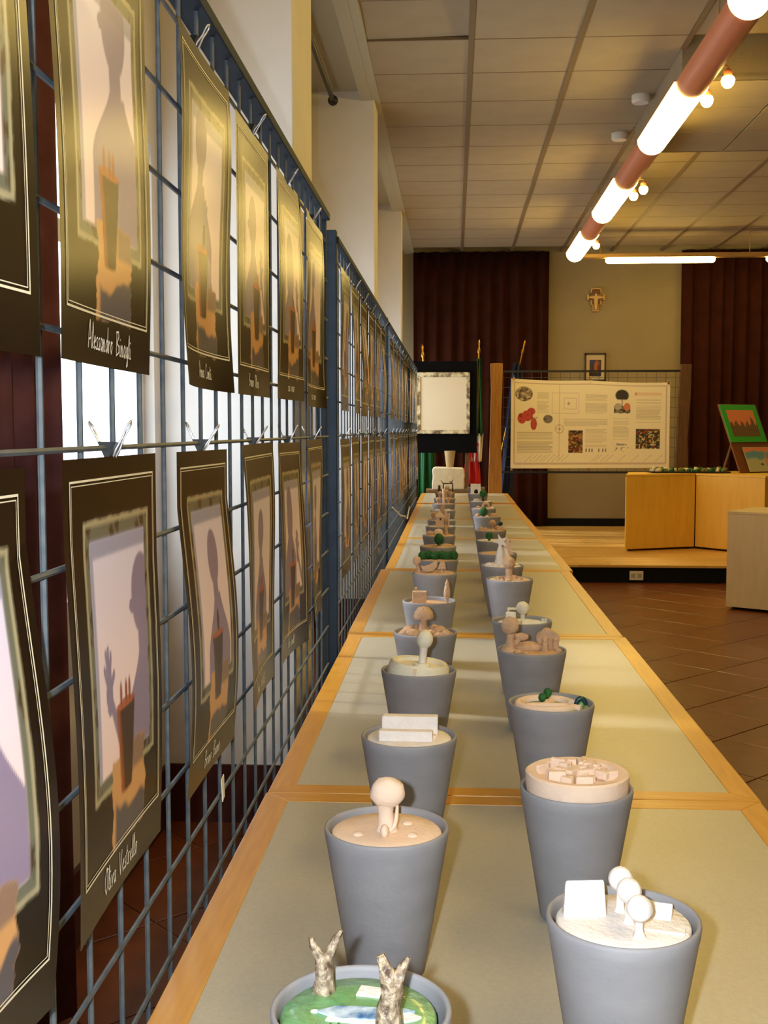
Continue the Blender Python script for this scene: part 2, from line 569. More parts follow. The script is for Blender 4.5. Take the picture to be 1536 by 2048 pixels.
def half_pipe(y0, y1, r, drop=1.0, top=True):
    mb = MB()
    n = 14
    vs, fs = [], []
    for y in (y0, y1):
        for k in range(n + 1):
            a = PI + PI * k / n
            vs.append((r * math.cos(a), y, r * drop * math.sin(a)))
    m = n + 1
    for k in range(n):
        fs.append((k, k + 1, m + k + 1, m + k))
    if top:
        fs.append((n, 0, m, m + n))
    fs.append(tuple(range(n, -1, -1)))
    fs.append(tuple(range(m, 2 * m)))
    return mb.add(vs, fs)


segs = [(0.7, 2.05), (3.08, 4.42), (5.45, 6.82), (8.02, 9.28), (10.4, 11.75), (12.7, 14.03)]  # first two unseen, added along the row to light the near table
prev = 0.0
for a, b in segs:
    half_pipe(prev, a, 0.088).build('housing', M_copper, lamp, smooth=50)
    half_pipe(a, b, 0.094, top=False).build('diffuser', M_diff, lamp, smooth=50)
    MB().bx(-0.096, 0.096, a, b, 0.001, 0.008).build('top_plate', M_copper, lamp)
    prev = b
half_pipe(prev, 14.1, 0.088).build('housing', M_copper, lamp, smooth=50)
for y in (0.2, 2.6, 5.2, 7.4, 9.9, 12.2, 14.05):
    MB().tube([(0, y, 0), (0, y, (DZ if DY0 < y - 1.6 < DY1 else ZC) - LZ)], 0.004, 6).build('hanger', M_rail, lamp)
rail = thing('track_rail', 'thin brass spotlight rail beside the copper light channel', 'light rail', (1.395, 3.4, 3.285))
MB().box((0, 4.55, 0), (0.022, 9.1, 0.018)).build('rail', M_rail, rail)
for y in (0.5, 4.6, 8.9):
    MB().box((0.0, y, 0.017), (0.02, 0.02, 0.018)).build('bracket', M_rail, rail)
sp_lab = ['spotlight bulb nearest on the rail, right of the big diffuser', 'spotlight bulb touching the right edge of the big near diffuser', 'spotlight bulb right of the middle diffuser', 'spotlight bulb overlapping the middle diffuser', 'spotlight bulb beside the farthest diffuser']
for (x, y), lb in zip([(1.45, 6.33), (1.418, 6.69), (1.456, 9.09), (1.418, 9.33), (1.424, 11.78)], sp_lab):
    s = thing('spotlight', lb, 'spotlight', (x, y, 3.272), 0, 'spotlights on the rail')
    MB().lathe([(0.0, -0.115), (0.018, -0.112), (0.032, -0.095), (0.036, -0.075), (0.030, -0.058), (0.0, -0.055)], n=18).build('bulb', M_bulb, s, smooth=50)
    MB().lathe([(0.0, -0.06), (0.022, -0.058), (0.024, -0.03), (0.012, -0.018), (0.0, -0.018)], n=14).build('lampholder', M_copper, s, smooth=40)
    MB().tube([(0, 0, -0.02), (0, 0, 0.0), (1.395 - x, 0, 0.006)], 0.005, 8).build('arm', M_rail, s)
ct = thing('cross_light', 'horizontal fluorescent light bar in front of the back wall', 'ceiling light', (1.28, 12.7, 3.19))
MB().box((2.15, 0, 0.035), (4.3, 0.09, 0.05)).build('housing', M_rail, ct, bevel=0.01)
for a, b in ((0.36, 1.53), (2.08, 3.3)):
    MB().tube([(a, 0, -0.0), (a + 0.02, 0, -0.0), (b - 0.02, 0, -0.0), (b, 0, -0.0)], [0.03, 0.046, 0.046, 0.03], 16).build('tube', M_diff, ct, smooth=50)
for x in (0.3, 1.9, 3.9):
    MB().tube([(x, 0, 0.06), (x, 0, ZC - 3.19)], 0.004, 6).build('hanger', M_rail, ct)

# ------------------------------------------------------------------ tables
TZ = 0.74
yj = [0.36, 1.832, 3.30, 4.86, 6.29, 7.68, 9.22, 10.66]
tl = ['nearest of the row, under the first pots', 'second in the row', 'third in the row', 'fourth in the row', 'fifth in the row', 'sixth in the row', 'last in the row, before the stone block']
E_W = 0.042
for k in range(7):
    y0, y1 = yj[k] + 0.0015, yj[k + 1] - 0.0015
    dx = [0, 0.002, -0.003, 0.012, 0.01, 0.008, 0.006][k]
    x0, x1 = -0.307 + dx, 0.495 + dx
    z = TZ + (0.008 if k == 6 else 0.0)
    t = thing('exhibition_table', 'grey-topped table with wood edging, ' + tl[k], 'table', (x0, y0, 0), 0, 'tables in one long row')
    W, L = x1 - x0, y1 - y0
    e = E_W
    MB().bx(e, W - e, e, L - e, z - 0.028, z - 0.0008).build('tabletop', M_lino, t)
    for nm, poly, mm in [('a', [(0, 0), (W, 0), (W - e, e), (e, e)], M_trimx), ('b', [(W, 0), (W, L), (W - e, L - e), (W - e, e)], M_trim),
                         ('c', [(W, L), (0, L), (e, L - e), (W - e, L - e)], M_trimx), ('d', [(0, L), (0, 0), (e, e), (e, L - e)], M_trim)]:
        MB().prism(poly, z - 0.032, z).build('edge_strip', mm, t, bevel=0.0012)
    for lx in (0.06, W - 0.06):
        for ly in (0.07, L - 0.07):
            MB().box((lx, ly, (z - 0.032) / 2), (0.045, 0.045, z - 0.032)).build('leg', M_leg, t)
    ap = MB()
    ap.bx(0.05, W - 0.05, 0.05, 0.07, z - 0.1, z - 0.028)
    ap.bx(0.05, W - 0.05, L - 0.07, L - 0.05, z - 0.1, z - 0.028)
    ap.build('apron', M_leg, t)

# ------------------------------------------------------------------ display racks
XRK = -0.335
ZTOP = 1.905
panels = [(0.42, 2.975), (3.32, 5.88), (5.94, 8.35), (8.42, 10.5)]
pl = ['nearest rack, beside the first tables', 'second rack, behind the wide dark post', 'third rack along the tables', 'farthest rack, next to the black board']
hz = [1.32 + 0.1 * k for k in range(-12, 6)]
wv = MB().tube([(0, 0, 0.06), (0, 0, ZTOP - 0.028)], 0.0029, 6).mesh('wire', M_wire, 50)
clipv = []
for k, (a, b) in enumerate(panels):
    xr = XRK - (0.012 if k else 0.0)
    t = thing('display_rack', 'blue-grey steel grid display rack, ' + pl[k], 'display rack', (xr, a, 0), 0, 'steel grid racks')
    L = b - a
    for yy, ww in ((0.0, 0.034 if k == 1 else 0.022), (L, 0.022)):
        MB().box((-0.01, yy, (ZTOP + 0.005) / 2), (0.034 if k == 1 else 0.026, ww, ZTOP + 0.005)).build('post', M_steel, t, bevel=0.002)
        MB().box((-0.16, yy, 0.01), (0.34, 0.04, 0.02)).build('foot', M_steel, t)
    MB().box((-0.007, L / 2, ZTOP - 0.02), (0.040, L, 0.018)).build('top_rail', M_steel, t, bevel=0.002)
    ww = []
    y = 0.917 - 0.1 * 4 - a if k == 0 else 0.1
    while y < L - 0.04:
        ww.append(y)
        y += 0.098
    if k < 2:
        for y in ww:
            if y > 0.03:
                link('wire', wv, t, (0.0, y, 0))
        wh = MB().tube([(0.005, 0.0, 0), (0.005, L, 0)], 0.0029, 6).mesh('wire', M_wire, 50)
        for zz in hz:
            link('wire', wh, t, (0, 0, zz))
    else:
        g = MB()
        for y in ww:
            g.tube([(0, y, 0.06), (0, y, ZTOP - 0.038)], 0.0029, 5)
        for zz in hz:
            g.tube([(0.005, 0.0, zz), (0.005, L, zz)], 0.0029, 5)
        tag(g.build('wire_grid', M_wire, t), kind='stuff')

# ------------------------------------------------------------------ photo prints
def S(c):
    return np.array(lin(c))


def fbm(U, V, sx, sy, seed):
    r = np.random.RandomState(seed)
    out = np.zeros_like(U)
    for o in range(4):
        a, b, p, q = r.uniform(0.6, 1.4, 2).tolist() + r.uniform(0, 6.28, 2).tolist()
        out += np.sin(U * sx * a * 2 ** o + p + 1.7 * np.sin(V * sy * b * 2 ** o + q)) / 2 ** o
    return out


def ss(e0, e1, x):
    t = np.clip((x - e0) / (e1 - e0), 0, 1)
    return t * t * (3 - 2 * t)


def blend(img, mask, col):
    img += (np.asarray(col) - img) * mask[..., None]


def inrect(U, V, u0, u1, v0, v1, e=0.004):
    return ss(u0 - e, u0 + e, U) * (1 - ss(u1 - e, u1 + e, U)) * ss(v0 - e, v0 + e, V) * (1 - ss(v1 - e, v1 + e, V))


def ell(U, V, cu, cv, ru, rv, e=0.05):
    d = np.sqrt(((U - cu) / ru) ** 2 + ((V - cv) / rv) ** 2)
    return 1 - ss(1 - e, 1 + e, d)


def paint_print(nu, nv, seed, pose):
    r = np.random.RandomState(seed)
    U, V = np.meshgrid(np.linspace(0, 1, nu + 1), np.linspace(0, 1, nv + 1))
    img = np.zeros(U.shape + (3,)) + S((32, 21, 12))
    e = 0.6 / nu
    # frame boards and bright panel
    f0, f1, g0, g1 = 0.17, 0.88, 0.255, 0.865
    wob = 0.0016 * fbm(U, V, 40, 30, seed)
    fo = inrect(U + wob, V + wob, f0, f1, g0, g1, e)
    blend(img, fo, S((112, 110, 92)))
    blend(img, fo * ss(0.3, 1.1, fbm(U, V, 34, 26, seed + 5)), S((78, 62, 44)))
    blend(img, np.clip(fo - inrect(U, V, f0 + 0.018, f1 - 0.018, g0 + 0.012, g1 - 0.012, e), 0, 1), S((176, 164, 128)))
    pi_ = inrect(U, V, f0 + 0.055, f1 - 0.055, g0 + 0.04, g1 - 0.045, e)
    vv = ss(0.3, 0.85, V)[..., None]
    blend(img, pi_, S((252, 222, 216)) * (1 - vv) + S((224, 214, 234)) * vv)
    sh = pi_ * (1 - inrect(U, V, f0 + 0.085, f1 - 0.03, g0, g1 - 0.085, 0.006))
    blend(img, sh * 0.85, S((150, 150, 176)))
    # silhouette
    hu, hv, sc_ = pose[0], pose[1], pose[2]
    sil = ell(U, V, hu, hv, 0.10 * sc_, 0.088 * sc_)
    sil = np.maximum(sil, inrect(U, V, hu - 0.045 * sc_, hu + 0.05 * sc_, hv - 0.17 * sc_, hv, 0.006))
    shw = 0.055 * sc_ + 0.17 * sc_ * ss(0, 1, (hv - 0.10 * sc_ - V) / 0.2)
    body = (1 - ss(-0.006, 0.006, np.abs(U - hu - 0.02) - shw)) * (1 - ss(hv - 0.12 * sc_, hv - 0.11 * sc_, V))
    sil = np.maximum(sil, body)
    if pose[3] == 1:      # profile nose
        sil = np.maximum(sil, ell(U, V, hu - 0.10 * sc_, hv - 0.02, 0.03, 0.018))
    if pose[3] == 2:      # long hair
        sil = np.maximum(sil, ell(U, V, hu + 0.02, hv - 0.06, 0.12 * sc_, 0.15 * sc_))
    if pose[4]:           # raised hand
        cu = pose[5]
        sil = np.maximum(sil, ell(U, V, cu, 0.47, 0.035, 0.05))
        for q, (du, dv) in enumerate(((-0.045, 0.06), (-0.025, 0.095), (0.0, 0.10), (0.025, 0.085), (0.055, 0.04))):
            t = np.clip(((U - cu) * du + (V - 0.47) * dv) / (du * du + dv * dv), 0, 1)
            d = np.sqrt((U - cu - t * du) ** 2 + ((V - 0.47 - t * dv) * 1.0) ** 2)
            sil = np.maximum(sil, 1 - ss(0.008, 0.015, d))
        t = np.clip((0.47 - V) / 0.16, 0, 1)
        sil = np.maximum(sil, (1 - ss(0.02, 0.03, np.abs(U - cu - 0.14 * t))) * inrect(U, V, 0, 1, 0.31, 0.47, 0.004))
    blend(img, sil * pi_ * 0.94, S((138, 122, 150)))
    # stone block
    rag = 0.012 * fbm(U, V, 20, 34, seed + 9)
    stn = inrect(U + rag, V + rag * 0.5, 0.37, 0.76, 0.105, 0.315, e)
    blend(img, stn, S((216, 160, 102)))
    wl_ = 0.19 + 0.03 * fbm(U, V, 9, 5, seed + 3) / 1.5
    blend(img, stn * (1 - ss(-0.01, 0.01, V - wl_)) * ss(0.38, 0.42, U), S((92, 84, 88)))
    blend(img, stn * ss(0.24, 0.26, V) * ss(0.58, 0.62, U), S((150, 118, 96)))
    # vase
    cv = 0.535 + r.uniform(-0.03, 0.03)
    t = np.clip((V - 0.225) / 0.2, 0, 1)
    wv_ = 0.062 + 0.045 * t
    vs_ = (1 - ss(-e, e, np.abs(U - cv) - wv_)) * inrect(U, V, 0, 1, 0.225 - 0.008 * np.cos((U - cv) * 18), 0.425, e)
    blend(img, vs_, S((70, 48, 30)))
    blend(img, vs_ * (1 - ss(0.0, 0.06, U - (cv - wv_))), S((172, 92, 52)) if seed % 3 else S((96, 66, 40)))
    blend(img, ell(U, V, cv, 0.425, 0.107, 0.012, 0.2), S((176, 96, 58)))
    if seed % 2:
        for du in (-0.05, 0.01, 0.05):
            blend(img, ell(U, V, cv + du, 0.45, 0.014, 0.03, 0.3), S((150, 78, 52)))
    else:
        blend(img, ell(U, V, cv + 0.02, 0.465, 0.022, 0.035, 0.2), S((66, 50, 44)))
    return img


def set_colors(me, img):
    at = me.attributes.new('Col', 'FLOAT_COLOR', 'POINT')
    a = np.ones((img.shape[0] * img.shape[1], 4), dtype=np.float32)
    a[:, :3] = np.clip(img, 0, 1).reshape(-1, 3)
    at.data.foreach_set('color', a.ravel())


# stroke letters for the handwritten names
FONT = {
    'A': (.62, [[(0, 0), (.12, .6), (.3, 1.05), (.42, .5), (.58, 0)], [(.05, .3), (.5, .4)]]),
    'B': (.6, [[(.05, 0), (.1, 1.0)], [(.0, .95), (.4, 1.0), (.5, .8), (.12, .52), (.5, .4), (.52, .15), (.05, 0)]]),
    'C': (.55, [[(.5, .85), (.3, 1.0), (.08, .7), (.05, .3), (.2, 0), (.5, .1)]]),
    'O': (.6, [[(.3, 1), (.06, .7), (.04, .25), (.25, 0), (.5, .35), (.48, .8), (.3, 1.02), (.6, .9)]]),
    'V': (.5, [[(0, .95), (.1, .3), (.2, 0), (.35, .5), (.45, .95)]]),
    'a': (.42, [[(.36, .42), (.2, .5), (.05, .25), (.18, 0), (.34, .2), (.36, .45), (.36, .05), (.42, 0)]]),
    'e': (.36, [[(.04, .22), (.3, .32), (.2, .5), (.05, .25), (.16, 0), (.36, .1)]]),
    'g': (.42, [[(.36, .42), (.2, .5), (.05, .25), (.18, .02), (.34, .2), (.36, .45), (.32, -.3), (.12, -.35), (.4, .05)]]),
    'i': (.2, [[(.04, .45), (.08, .02), (.2, .05)], [(.08, .68), (.1, .72)]]),
    'l': (.24, [[(.04, .1), (.2, .7), (.14, 1.0), (.06, .6), (.1, .03), (.24, .05)]]),
    'n': (.44, [[(.03, .48), (.06, 0), (.1, .3), (.22, .48), (.3, .3), (.32, .02), (.44, .05)]]),
    'o': (.4, [[(.2, .5), (.04, .25), (.18, 0), (.34, .25), (.2, .5), (.4, .45)]]),
    'r': (.32, [[(.03, .48), (.07, 0), (.1, .3), (.2, .48), (.32, .42)]]),
    's': (.32, [[(.28, .48), (.06, .42), (.26, .18), (.02, .02), (.32, .04)]]),
    'd': (.44, [[(.34, .42), (.2, .5), (.05, .25), (.18, 0), (.34, .2), (.4, 1.0), (.36, .1), (.44, .02)]]),
    't': (.3, [[(.12, .85), (.1, .05), (.3, .05)], [(0, .55), (.28, .6)]]),
    'u': (.42, [[(.03, .48), (.08, .04), (.24, .04), (.32, .48), (.34, .02), (.42, .05)]]),
    'v': (.36, [[(.02, .48), (.14, 0), (.3, .48), (.36, .42)]]),
    ' ': (.6, []),
}


def border(mb, surf, off=0.0006):
    for ins, wd in ((0.0, 0.0020), (0.0042, 0.0009)):
        a0, a1, c0, c1 = 0.05 + ins / PW, 0.95 - ins / PW, 0.105 + ins / PH, 0.955 - ins / PH
        du, dv = wd / PW, wd / PH
        for (ua, va, ub, vb) in ((a0, c0, a1, c0 + dv), (a0, c1 - dv, a1, c1), (a0, c0 + dv, a0 + du, c1 - dv), (a1 - du, c0 + dv, a1, c1 - dv)):
            n = 16
            hor = (ub - ua) > (vb - va)
            vs = []
            for k in range(n + 1):
                f_ = k / n
                for g_ in (0, 1):
                    u = ua + (ub - ua) * (f_ if hor else g_)
                    v = va + (vb - va) * (g_ if hor else f_)
                    P = surf(u, v)
                    vs.append((P[0] + off, P[1], P[2]))
            mb.add(vs, [(2 * k, 2 * k + 1, 2 * k + 3, 2 * k + 2) for k in range(n)])


def sign(mb, text, surf, u0, v0, size, wd=0.0011, slope=0.0):
    """ribbons of white ink along the strokes; u over the sheet's width 0.297, v over 0.42"""
    x = 0.0
    for chx in text:
        adv, strokes = FONT[chx]
        for st_ in strokes:
            pts = [Vector(((x + a) * size * 0.78, b * size + slope * x * size)) for a, b in st_]
            for p, q in zip(pts, pts[1:]):
                d = (q - p)
                if d.length < 1e-6:
                    continue
                n = Vector((-d.y, d.x)).normalized() * wd / 2
                d = d.normalized() * wd * 0.3
                vs = []
                for s in (p - d + n, p - d - n, q + d - n, q + d + n):
                    P = surf(u0 + s.x / 0.297, v0 + s.y / 0.42)
                    vs.append((P[0] + 0.0007, P[1], P[2]))
                mb.add(vs, [(0, 1, 2, 3)])
        x += adv + 0.06


HANDLE = MB().tube([(0, -0.0035, 0), (0, -0.006, 0.010), (0, -0.0025, 0.022), (0, -0.0045, 0.031), (0, -0.0045, 0.036), (0, 0, 0.040),
                    (0, 0.0045, 0.036), (0, 0.0045, 0.031), (0, 0.0025, 0.022), (0, 0.006, 0.010), (0, 0.0035, 0)], 0.0011, 6).mesh('handle', M_chrome, 0)
_cb = MB()
_cb.prism([(-0.009, 0.0), (0.009, 0.0), (0.0015, -0.017), (-0.0015, -0.017)], -0.0125, 0.0125, Matrix(((1, 0, 0, 0), (0, 0, 1, 0), (0, 1, 0, 0), (0, 0, 0, 1))))
CLIPB = _cb.mesh('clip_body', M_clipb)


def clip(x, y, z, label, tilt=0.0, front_down=False):
    t = thing('binder_clip', label, 'binder clip', (x, y, z), 0, 'binder clips on the racks')
    t.rotation_euler = (rnd(-0.12, 0.12), 0, 0)
    link('clip_body', CLIPB, t, (0, 0, 0.012))
    for s in (1, -1):
        o = link('handle', HANDLE, t, (0.0028 * s, 0, -0.003))
        o.rotation_euler = (rnd(-0.15, 0.15), s * (0.35 + tilt + rnd(0, 0.25)), 0)
    return t


poses = []
_r = random.Random(11)
names = {(0, 1, 1): ('Alessandro Binagli', 0.27, 0.023), (0, 1, 2): ('Anna Conti', 0.38, 0.019), (0, 1, 3): ('Bruno Oliva', 0.30, 0.020), (0, 1, 4): ('Leo', 0, 0), (0, 0, 1): ('Oliva Vestrello', 0.27, 0.024), (0, 0, 2): ('Bruno Bueno', 0.32, 0.022), (0, 0, 3): ('Anna Bertoli', 0.3, 0.024), (0, 0, 4): ('Sara', 0, 0)}
PW, PH = 0.297, 0.42
PST = 0.386
fixed_pose = {(0, 1, 1): (0.62, 0.77, 1.3, 1, 0, 0), (0, 1, 2): (0.42, 0.74, 1.1, 0, 1, 0.55), (0, 0, 1): (0.77, 0.66, 1.15, 1, 1, 0.36), (0, 0, 2): (0.56, 0.665, 1.0, 0, 0, 0), (0, 0, 3): (0.5, 0.66, 0.95, 0, 0, 0)}
y_first = [0.548, 3.355, 6.02, 8.52]
n_on = [7, 7, 6, 5]
for k, (a, b) in enumerate(panels):
    xr = XRK - (0.012 if k else 0.0) + 0.0095
    for row in (1, 0):
        ztop = 1.812 if row else 1.313
        for i in range(n_on[k]):
            yy = y_first[k] + PST * i
            if yy + PW > b + 0.005:
                break
            nu, nv = (110, 170) if (k == 0 and i < 5) else ((60, 90) if k < 2 else (30, 44))
            bow = _r.uniform(0.003, 0.011)
            curl = _r.uniform(-0.006, 0.010) * (1.0 if k < 1 else 0.5)
            twist = _r.uniform(-0.03, 0.02) * (1.0 if k < 1 else 0.35)
            wave = _r.uniform(-0.006, 0.006)
            dz = _r.uniform(-0.004, 0.004)
            if k == 0 and i == 1:
                bow, curl, twist, wave = (0.003, 0.003, -0.008, 0.002)
                yy -= 0.026 if row else 0.006
            if k == 0 and i == 2 and row == 1:
                bow, curl, twist, wave = (0.006, 0.012, -0.004, -0.006)
            rot = _r.uniform(-0.008, 0.008)

            def surf(u, v, yy=yy, ztop=ztop + dz, bow=bow, curl=curl, twist=twist, wave=wave, xr=xr, rot=rot):
                d = 1 - v
                X = xr + bow * math.sin(PI * min(d, 1) * 0.8) + abs(min(0, curl)) * 1.0 * d * 0 + curl * ((2 * u - 1) ** 2) * (0.25 + 0.75 * d) + twist * (u - 0.5) * d + wave * math.sin(5 * v)
                X = max(X, xr + 0.001)
                return (X, yy + u * PW + rot * PH * d, ztop - d * PH + rot * PW * (u - 0.5))
            pose = fixed_pose.get((k, row, i)) or (_r.uniform(0.42, 0.62), _r.uniform(0.64, 0.72), _r.uniform(0.85, 1.15), _r.choice([0, 0, 1, 2]), _r.random() < 0.4, _r.choice([0.33, 0.36, 0.7]))
            img = paint_print(nu, nv, 100 + k * 40 + row * 20 + i, pose)
            where = '%s print of the %s row, %s rack' % (ORD[i], 'top' if row else 'bottom', ['nearest', 'second', 'third', 'farthest'][k])
            t = thing('photo_print', 'dark glossy photo of a vase and silhouette, ' + where, 'photo print', (0, 0, 0), 0, 'photo prints clipped to the racks')
            # origin at the sheet's lower edge
            P0 = surf(0.5, 0)
            t.location = P0
            loc = lambda u, v: tuple(Vector(surf(u, v)) - Vector(P0))
            mb = MB().sheet(loc, nu, nv)
            o = mb.build('sheet', M_print, t, smooth=0)
            set_colors(o.data, img)
            bo_ = MB()
            border(bo_, loc)
            bo_.build('border_line', M_ivory, t)
            if k == 0:
                nm = names.get((k, row, i))
                sg = MB()
                if nm and nm[2]:
                    sign(sg, nm[0], loc, nm[1], 0.035, nm[2], 0.0015, slope=-0.015)
                else:
                    tx = ''.join(_r.choice('eanoruslti') for _ in range(4)) + ' ' + ''.join(_r.choice('eanoruslti') for _ in range(5))
                    sign(sg, tx, loc, 0.36, 0.04, 0.02, 0.0014)
                sg.build('signature', M_ink, t)
            P1 = surf(0.5, 1.0)
            ups = [0.5] if not (k == 0 and row == 1 and i == 2) else [0.42]
            for uu in ups:
                Pc = surf(uu, 1.0)
                clip(xr - 0.003, Pc[1], ztop + 0.0, 'black binder clip with chrome handles on the ' + where, 0.0)

# paper scrap caught on the lower wire and a pale cable along the third rack
tag(MB().prism([(0, 0), (0.016, 0.003), (0.02, -0.03), (0.006, -0.034)], 0, 0.0012, Matrix.Translation((XRK + 0.009, 1.56, 0.845)) @ Matrix.Rotation(PI / 2, 4, 'Z') @ Matrix.Rotation(PI / 2, 4, 'X')).build('paper_scrap', M_paper), 'small torn white paper scrap caught on the lower rack wire', 'paper')
tag(MB().tube([(XRK + 0.012, 6.0, 0.93), (XRK + 0.03, 6.6, 0.84), (XRK + 0.03, 7.1, 0.80), (XRK + 0.03, 7.5, 0.75), (XRK + 0.012, 8.3, 0.78)], 0.004, 6).build('cable', M_plastic, smooth=60), 'thin pale cable sagging along the third rack', 'cable')

# ------------------------------------------------------------------ pots and clay miniatures
RIM = 0.0685
PH_ = 0.164
_pf = [(0.0, 0.0), (0.0405, 0.0), (0.0425, 0.0025), (0.0665, 0.148), (0.0672, 0.150), (0.0685, 0.160), (0.0680, 0.1632), (0.0665, 0.164),
       (0.0645, 0.1632), (0.0636, 0.160), (0.0625, 0.148), (0.046, 0.05), (0.0, 0.05)]
POT = MB().lathe(_pf, n=56).mesh('clay_pot', M_pot, 55)


def pot(X, Y, label, z=TZ, rz=None):
    o = link('clay_pot', POT, None, (X, Y, z))
    o.rotation_euler = (0, 0, rnd(0, 6.28) if rz is None else rz)
    return tag(o, label, 'pot', 'grey clay pots on the tables')


def disc(r, t, jit=0.01, n=40):
    return MB().lathe([(0.0, -t), (r * 0.97, -t), (r, -t * 0.6), (r, -0.002), (r - 0.002, 0.0), (r * 0.6, 0.0006), (0.0, 0.001)], n=n, jit=jit)


def mini(X, Y, fill, label):
    return thing('clay_miniature', label, 'clay model', (X, Y, TZ + PH_ + fill), 0, 'clay miniatures set in the pots')


def tree(t, x, y, h, rt, rb, m, crown=(1, 1, 1), jit=0.08, mt=None, nm='tree_crown', fr=3):
    MB().tube([(x, y, -0.001), (x, y, 0.004), (x, y, h * 0.5), (x, y, h)], [rt * 1.9, rt * 1.15, rt, rt], 12, jit=0.1).build('trunk', mt or m, t, smooth=60)
    MB().ball((x, y, h + rb * crown[2] * 0.8), rb, crown, jit=jit, fr=fr).build(nm, m, t, smooth=0)


def lump(t, x, y, r, m, s=(1, 1, 0.7), nm='pebble', z=0.0):
    MB().ball((x, y, z + r * 0.25), r, s, n=12, m=8, jit=0.35, fr=2.2).build(nm, m, t, smooth=0)


LXp, RXp = -0.061, 0.156

# L1: green glazed garden with pond and two bare trunks
pot(-0.068, 0.828, 'grey pot nearest the camera, holding the green pond garden')
t = mini(-0.070, 0.827, -0.006, 'green glazed clay garden with blue pond and two bare trunks in the nearest pot')
disc(0.0590, 0.012).build('garden_disc', M_green, t, smooth=50)


def blob(cx, cy, rx, ry, seed, n=22, j=0.25):
    return [(cx + rx * (1 + j * noise.noise(Vector((math.cos(a) * 1.5, math.sin(a) * 1.5, seed)))) * math.cos(a), cy + ry * (1 + j * noise.noise(Vector((math.cos(a) * 1.5, math.sin(a) * 1.5, seed + 9)))) * math.sin(a)) for a in [2 * PI * i / n for i in range(n)]]


MB().prism(blob(0.008, -0.005, 0.037, 0.0125, 5, j=0.5), 0.0005, 0.0022).build('pond_bank', M_white, t)
MB().prism(blob(0.004, -0.002, 0.032, 0.0105, 2, j=0.5), 0.001, 0.003).build('pond', M_pond, t)
MB().prism([(-0.004, 0.026), (0.021, 0.022), (0.022, 0.036), (-0.001, 0.041)], 0.0005, 0.0022).build('white_patch', M_white, t)
MB().prism([(-0.042, -0.034), (-0.008, -0.036), (-0.006, -0.024), (-0.038, -0.022)], 0.0005, 0.0022).build('white_patch', M_white, t)
MB().ball((-0.033, 0.0, 0.001), 0.003, (1.2, 0.8, 0.5), n=10, m=6).build('white_patch', M_white, t, smooth=0)


def stump(x, y, pts_l, m=M_bark):
    g = MB()
    for pts, rad in pts_l:
        g.tube([(x + a * 0.95, y + b, c * 0.88) for a, b, c in pts], rad, 9, jit=0.6)
    g.build('bare_trunk', m, t, smooth=70)


stump(-0.030, 0.033, [([(0, 0, -0.001), (0.0, 0, 0.012), (0.001, 0, 0.024), (-0.003, 0, 0.033), (-0.009, 0, 0.041), (-0.0105, 0, 0.049)], [0.0095, 0.0075, 0.0065, 0.0045, 0.0035, 0.002]),
                      ([(0.001, 0, 0.022), (0.005, 0, 0.032), (0.007, 0, 0.041), (0.011, 0, 0.049), (0.015, 0, 0.056)], [0.0055, 0.004, 0.003, 0.003, 0.0015])])
stump(0.024, -0.025, [([(0, 0, -0.001), (0.0, 0, 0.02), (0.002, 0, 0.036), (0.0, 0, 0.048), (-0.004, 0, 0.058), (-0.006, 0, 0.0655)], [0.011, 0.009, 0.0075, 0.0055, 0.005, 0.0035]),
                      ([(0.002, 0, 0.034), (0.008, 0, 0.048), (0.012, 0, 0.057), (0.0155, 0, 0.065)], [0.006, 0.0045, 0.003, 0.0015])])
for x in (-0.028, -0.018, -0.012):
    MB().lathe([(0.0025, 0.0), (0.002, 0.006), (0.0, 0.009)], (x, -0.030 + (x + 0.02) * 0.2, 0), 8).build('grass_tuft', M_leaf, t)

# R1: white garden with three ball topiaries
pot(0.153, 1.003, 'grey pot at the right front, holding the white garden with three ball trees')
t = mini(0.153, 1.003, -0.005, 'white clay garden with three ball trees, a block and a wedge, front right')
disc(0.0595, 0.012).build('garden_disc', M_white, t, smooth=50)
MB().add([(-0.053, 0.002, 0), (-0.014, 0.004, 0), (-0.014, 0.023, 0), (-0.052, 0.021, 0), (-0.052, 0.004, 0.012), (-0.0145, 0.006, 0.012), (-0.015, 0.017, 0.031), (-0.050, 0.015, 0.030)],
         [(3, 2, 1, 0), (4, 5, 6, 7), (0, 1, 5, 4), (1, 2, 6, 5), (2, 3, 7, 6), (3, 0, 4, 7)]).build('house_block', M_white, t, bevel=0.0015)
tree(t, 0.009, -0.033, 0.016, 0.0035, 0.0115, M_white, jit=0.02)
tree(t, 0.004, -0.006, 0.021, 0.0035, 0.0112, M_white, jit=0.02)
tree(t, 0.0, 0.018, 0.022, 0.0035, 0.0112, M_white, jit=0.02)
for y_ in (0.016,):
    MB().add([(0.010, y_ - 0.008, 0), (0.042, y_ - 0.017, 0), (0.047, y_ - 0.002, 0), (0.012, y_ + 0.012, 0), (0.013, y_ + 0.009, 0.010), (0.046, y_ - 0.005, 0.012)],
             [(3, 2, 1, 0), (0, 1, 5, 4), (2, 3, 4, 5), (1, 2, 5), (3, 0, 4)]).build('roof_wedge', M_white, t, bevel=0.001)
MB().box((0.033, -0.018, 0.0012), (0.036, 0.014, 0.0024), rz=-0.25).build('paving', M_white, t)

